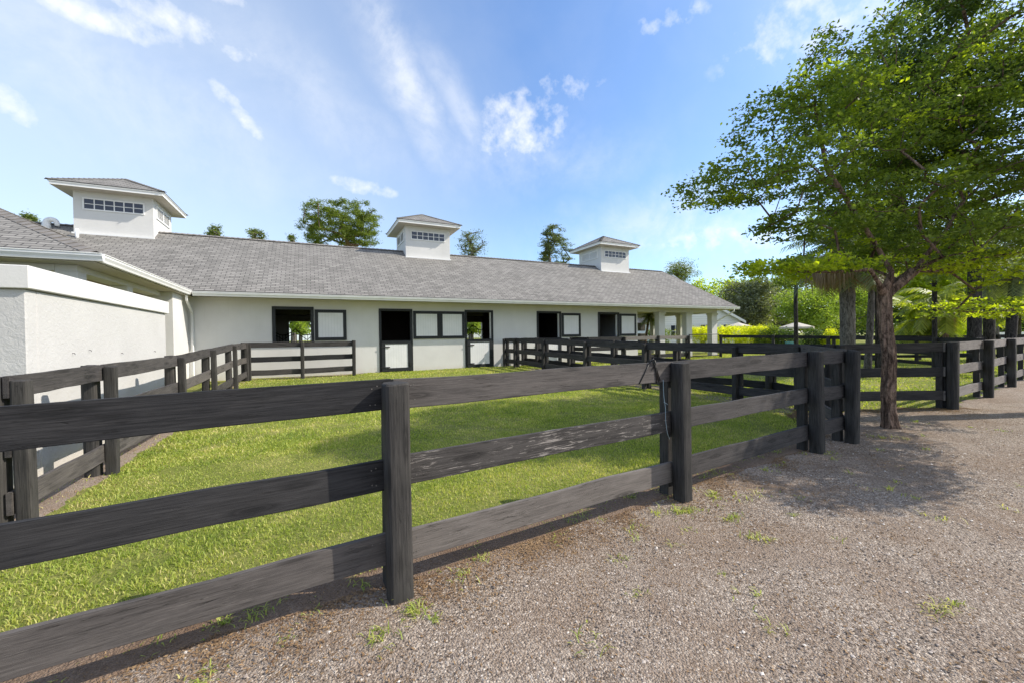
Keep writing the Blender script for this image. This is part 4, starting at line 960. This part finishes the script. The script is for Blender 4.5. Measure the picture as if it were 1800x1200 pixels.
# ---------------------------------------------------------------- white house, umbrellas, small things
M['siding'] = m = bpy.data.materials.new('white lap siding'); m.use_nodes = True; t = NT(m.node_tree); b = m.node_tree.nodes['Principled BSDF']; co = coord(t)
xyz = t.n('ShaderNodeSeparateXYZ'); t.l(co, xyz.inputs[0]); fr_ = t.math('FRACT', t.math('DIVIDE', xyz.outputs[2], .22))
t.l(t.mix(t.ramp(fr_, [(0, 1), (.12, 0)]), (.78, .78, .77), (.42, .43, .45)), b.inputs['Base Color']); b.inputs['Roughness'].default_value = .6; bump(t, b, t.math('SUBTRACT', 1, fr_), .8, .02)
def house(label, px, f, wl, depth, wall_h, ridge_h, yaw, wins=(), skip=None):
    x, y = ground_at(px, f); h = empty('white_house', (x, y, .18), label, 'house', None, yaw)
    def bl(mb, name, m_, par=h, **k): o = link(name, mb.mesh(name, k.get('bevel', 0)), m_, None); o.parent = par; return o
    mb = MB(); mb.box(-wl/2, wl/2, 0, depth, 0, wall_h); mb.poly([(-wl/2, 0, wall_h), (wl/2, 0, wall_h), (0, 0, ridge_h)]); mb.poly([(-wl/2, depth, wall_h), (wl/2, depth, wall_h), (0, depth, ridge_h)])
    bl(mb, 'wall', M['siding'])
    s_ = (ridge_h-wall_h)/(wl/2); ov = .35
    for sx in (-1, 1):
        e = Vector((sx*(wl/2+ov), -ov, wall_h-s_*ov)); r1 = Vector((0, -ov, ridge_h)); r2 = Vector((0, depth+ov, ridge_h)); e2 = Vector((e.x, depth+ov, e.z))
        o = roof_plane('roof', [e+Vector((0, 0, .12)), e2+Vector((0, 0, .12)), r2+Vector((0, 0, .12)), r1+Vector((0, 0, .12))], (0, 1, 0), None, .06); o.parent = h; o.matrix_parent_inverse = Matrix()
        mb = MB(); mb.slab([e+Vector((0, -.03, .1)), r1+Vector((0, -.03, .1)), r1+Vector((0, -.03, -.15)), e+Vector((0, -.03, -.15))], (0, .05, 0)); bl(mb, 'bargeboard', M['trimw'])
    for (wx, wz, ww, wh) in wins:
        mb = MB(); mb.box(wx-ww/2-.08, wx+ww/2+.08, -.05, -.003, wz-.08, wz+wh+.08); wf_ = bl(mb, 'window_frame', M['trimw'])
        mb = MB()
        for i in range(2):
            for j in range(2): mb.box(wx-ww/2+i*ww/2+.03, wx-ww/2+(i+1)*ww/2-.03, -.065, -.052, wz+j*wh/2+.03, wz+(j+1)*wh/2-.03)
        bl(mb, 'pane', M['glass'], wf_)
        for sx in (-1, 1):
            mb = MB(); xx = wx+sx*(ww/2+.42); mb.box(xx-.25, xx+.25, -.045, -.004, wz-.05, wz+wh+.05); bl(mb, 'shutter', M['panel'])
    return h
YH = R(-30)
house('white gabled house with lap siding seen behind the porch columns', 1222, 40, 8.6, 9, 2.7, 5.2, YH, ((.95, 1.15, .9, 1.15), (-1.9, 1.15, .9, 1.15), (3.1, 1.15, .9, 1.15)))
house('taller rear gable of the white house rising over the barn roof', 1183, 49, 9.5, 8, 4.6, 8.4, YH, ())
def umbrella(label, px, f, r_, zt, n=8):
    x, y = ground_at(px, f); g0 = gzf(x, y); u_ = empty('patio_umbrella', (x, y, g0), label, 'umbrella', 'patio umbrellas')
    mb = MB(); top = Vector((x, y, zt)); rim = [Vector((x+math.cos(a)*r_, y+math.sin(a)*r_, zt-r_*.32)) for a in [2*math.pi*k/n for k in range(n)]]
    for k in range(n):
        a, c = rim[k], rim[(k+1) % n]; mb.slab([top, a, c], (0, 0, -.02)); mb.slab([a, c, c-Vector((0, 0, .16)), a-Vector((0, 0, .16))], ((top-a).normalized()*.01))
    mb.build('canopy', M['canvas'], u_); mb = MB(); mb.tube([(x, y, g0), (x, y, zt-.03)], .03, 8); mb.build('pole', M['trim'], u_)
M['canvas'] = plain('cream canvas', (.55, .51, .44), .8, .1, .04, 2, .05)
umbrella('cream patio umbrella with flat canopy beside the white house corner', 1298, 34, 1.0, 2.5)
umbrella('wide cream patio umbrella behind the thin pole trunk', 1400, 36, 1.35, 2.5)
# air conditioner unit boxes by the house end seen past the barn corner
xa, ya = ground_at(1127, 33); ac = empty('meter_box', (xa, ya, .2), 'pair of grey louvred utility boxes on the house wall at the barn corner', 'utility box')
for z in (1.05, 1.9):
    o = MB().box(xa-.25, xa+.3, ya-.2, ya+.2, z, z+.65).build('cabinet', M['barkg'], ac, bevel=.02)
    mb = MB(); [mb.box(xa-.2, xa+.25, ya-.215, ya-.201, z+.08+k*.11, z+.12+k*.11) for k in range(5)]; mb.build('vents', M['iron'], o)
lw_ = []
for k in range(12):
    xa, ya = ground_at(1585+k*28, 60); lw_.append((xa, ya))
mb = MB()
for (x0, y0), (x1, y1) in zip(lw_[:-1], lw_[1:]): mb.slab([(x0, y0, .1), (x1, y1, .1), (x1, y1, 1.15), (x0, y0, 1.15)], (.15, .2, 0))
o = mb.build('low_wall', M['trimw'], None); tag(o, 'long low white wall far behind the dark palm trunks', 'wall')
# blue bin and stones beyond the far fence
xa, ya = ground_at(1389, 27); mb = MB(); mb.tube([(xa, ya, .1), (xa, ya, .95), (xa, ya, 1.0)], [.24, .29, .31], 10); o = mb.build('bin', plain('teal plastic', (.12, .33, .38), .5, .4, .05, 3, 0), None)
tag(o, 'small teal plastic bin beyond the far black fence', 'bin')

# ---------------------------------------------------------------- grass, litter, pebbles
def inside_grass(x, y):
    ok = y > yb(x)+.03
    # not inside buildings, nor on bare strips
    ok &= ~((y > 17.95) & (x < 24.3) & (x > -4)); ok &= ~((x < -2.5) & (y > 6.4))
    return ok
def blades(n, xr, yr, h, wd, name, keep=None):
    x = rng.uniform(*xr, n); y = rng.uniform(*yr, n); k = inside_grass(x, y)
    f_ = x*fw.x+y*fw.y; l_ = x*rt.x+y*rt.y; k &= (np.abs(l_) < f_*1.35+.5) & (f_ > .5)
    if keep is not None: k &= keep(x, y, f_)
    # bare, thinner patches
    th = .5+.5*np.sin(x*1.1+1.3*np.sin(y*.8))*np.sin(y*1.4+np.sin(x*.9)); k &= rng.random(n) < .35+.75*th
    pt_ = np.sin(x*2.7+2*np.sin(y*1.9))*np.sin(y*3.1+1.6*np.sin(x*2.2)); k &= ~((pt_ > .72) & (rng.random(n) > .3))
    edge = np.minimum(1, np.abs(y-yb(x))/.35); k &= rng.random(n) < .25+.75*edge
    k &= ~((np.abs(x+2.45) < .26) & (y > 4) & (y < 17.6) & (rng.random(n) > .07)); k &= ~((y > 17.4) & (x < 2) & (rng.random(n) > .12))
    x, y = x[k], y[k]; n = len(x); z = gz(x, y)-.004
    hh = h*rng.uniform(.45, 1.25, n)*(.75+.5*th[k]); a = rng.uniform(0, 2*np.pi, n); ln = rng.uniform(.15, 1.1, n)*hh; dx, dy = np.cos(a), np.sin(a)
    a2 = rng.uniform(0, 2*np.pi, n); sx, sy = np.cos(a2)*wd/2*rng.uniform(.7, 1.3, n), np.sin(a2)*wd/2*rng.uniform(.7, 1.3, n)
    P0 = np.stack([x, y, z], -1); S = np.stack([sx, sy, 0*x], -1); P1 = P0+np.stack([dx*ln*.35, dy*ln*.35, hh*.6], -1); P2 = P0+np.stack([dx*ln, dy*ln, hh*rng.uniform(.7, 1, n)], -1)
    V = np.stack([P0-S, P0+S, P1+S*.9, P1-S*.9, P2+S*.15, P2-S*.15], 1).reshape(-1, 3); b0 = np.arange(n)[:, None]*6
    F = np.concatenate([b0+np.array([0, 1, 2, 3]), b0+np.array([3, 2, 4, 5])], 0); return V, F
parts = [blades(260000, (-4, 9), (2.3, 7.5), .032, .0064, 'a'), blades(150000, (-3, 14), (6.5, 13), .045, .012, 'b'), blades(110000, (-3, 26), (11, 18.2), .045, .02, 'c'),
         blades(90000, (9, 34), (3, 20), .05, .022, 'd')]
off = 0; VV = []; FF = []
for V, F in parts: VV.append(V); FF.append(F+off); off += len(V)
tag(link('grass', np_mesh('grass', np.concatenate(VV), np.concatenate(FF)), M['grass'], None), kind='stuff', label='short coarse turf covering the paddocks')
# weeds scattered on the gravel and at the fence foot
C_ = []
for k in range(170):
    x = random.uniform(-1.6, 10); t_ = random.random()**3.2*2.4; C_.append((x, float(yb(x))-t_))
V = []; F = []
for (cx, cy) in C_+[(.52, 2.38)]*5+[(-.5, 2.35)]*3+[(3.0, 2.62), (3.05, 2.6), (2.95, 2.66), (3.5, 2.7)]*3:
    nb = random.randint(5, 26); sz = random.uniform(.02, .06); sp_ = random.uniform(.01, .06)
    for j in range(nb):
        x, y = cx+random.gauss(0, sp_), cy+random.gauss(0, sp_); a = random.uniform(0, 6.28); z = gzf(x, y)+.003; L = sz*random.uniform(.6, 1.3)
        s_ = Vector((-math.sin(a), math.cos(a), 0))*.003; p0 = Vector((x, y, z)); p1 = p0+Vector((math.cos(a)*L*.4, math.sin(a)*L*.4, L*.6)); p2 = p0+Vector((math.cos(a)*L*1.1, math.sin(a)*L*1.1, L*random.uniform(.3, .9)))
        b0 = len(V); V += [tuple(p0-s_), tuple(p0+s_), tuple(p1+s_), tuple(p1-s_), tuple(p2+s_*.2), tuple(p2-s_*.2)]; F += [(b0, b0+1, b0+2, b0+3), (b0+3, b0+2, b0+4, b0+5)]
tag(link('weeds', np_mesh('weeds', V, F), M['grass'], None), kind='stuff', label='small weeds scattered over the gravel edge')
# dry litter
def scatter_flat(n, pos, size, matn, name, label, asp=.5, tilt=.5):
    P_a = np.array([pos() for _ in range(n)]); z = gz(P_a[:, 0], P_a[:, 1])+.014; p = np.stack([P_a[:, 0], P_a[:, 1], z], -1)
    a = rng.uniform(0, 6.28, n); d = np.stack([np.cos(a), np.sin(a), rng.normal(0, tilt*.5, n)], -1); s_ = np.stack([-np.sin(a), np.cos(a), rng.normal(0, tilt*.5, n)], -1)
    L = size*rng.uniform(.5, 1.4, n)[:, None]
    V = np.stack([p-d*L/2, p+s_*L*asp/2, p+d*L/2, p-s_*L*asp/2], 1).reshape(-1, 3); F = np.arange(n*4).reshape(-1, 4)
    tag(link(name, np_mesh(name, V, F), matn, None), kind='stuff', label=label)
def litpos():
    while True:
        x = random.uniform(-1.6, 12); t_ = abs(random.gauss(.05, .28)) if random.random() < .65 else random.random()**1.4*3.0
        n_ = .5+.5*math.sin(x*2.3+math.sin(t_*4+x))*math.sin(t_*3.1+x*1.7+1.2*math.sin(x*5))
        if random.random() < n_**1.5+.08: return x, float(yb(x))-t_+.08
scatter_flat(85000, litpos, .020, M['dryleaf'], 'leaf_litter', 'brown dry grass and leaf litter along the fence foot', .35, .6)
scatter_flat(2600, lambda: (random.uniform(-2.75, -1.95), random.uniform(4.5, 17)), .03, M['dryleaf'], 'straw_litter', 'brown straw along the left pen fence', .3, .5)
# pebbles: squashed octahedra
n = 46000; px_ = rng.uniform(-1.5, 10, n); tt_ = rng.random(n)**.8*3.2; py_ = yb(px_)-.12-tt_; f_ = px_*fw.x+py_*fw.y; k = (f_ > .7) & (rng.random(n) < np.clip(3.2/np.maximum(f_, .5), .2, 1)); px_, py_ = px_[k], py_[k]; n = len(px_)
pz_ = gz(px_, py_)+.010; sz = np.minimum(.0034*np.exp(rng.normal(0, .5, n)), .011); a = rng.uniform(0, 6.28, n); e1 = np.stack([np.cos(a), np.sin(a), 0*a], -1)*sz[:, None]*1.3; e2 = np.stack([-np.sin(a), np.cos(a), 0*a], -1)*sz[:, None]; e3 = np.stack([0*a, 0*a, sz*.75], -1); p = np.stack([px_, py_, pz_], -1)
V = np.stack([p+e1, p+e2, p-e1, p-e2, p+e3, p-e3], 1).reshape(-1, 3); b0 = np.arange(n)[:, None]*6
F = np.concatenate([b0+np.array(q) for q in ((0, 1, 4), (1, 2, 4), (2, 3, 4), (3, 0, 4))], 0)
tag(link('pebbles', np_mesh('pebbles', V, F), M['pebble'], None), kind='stuff', label='loose shell rock pebbles on the gravel')
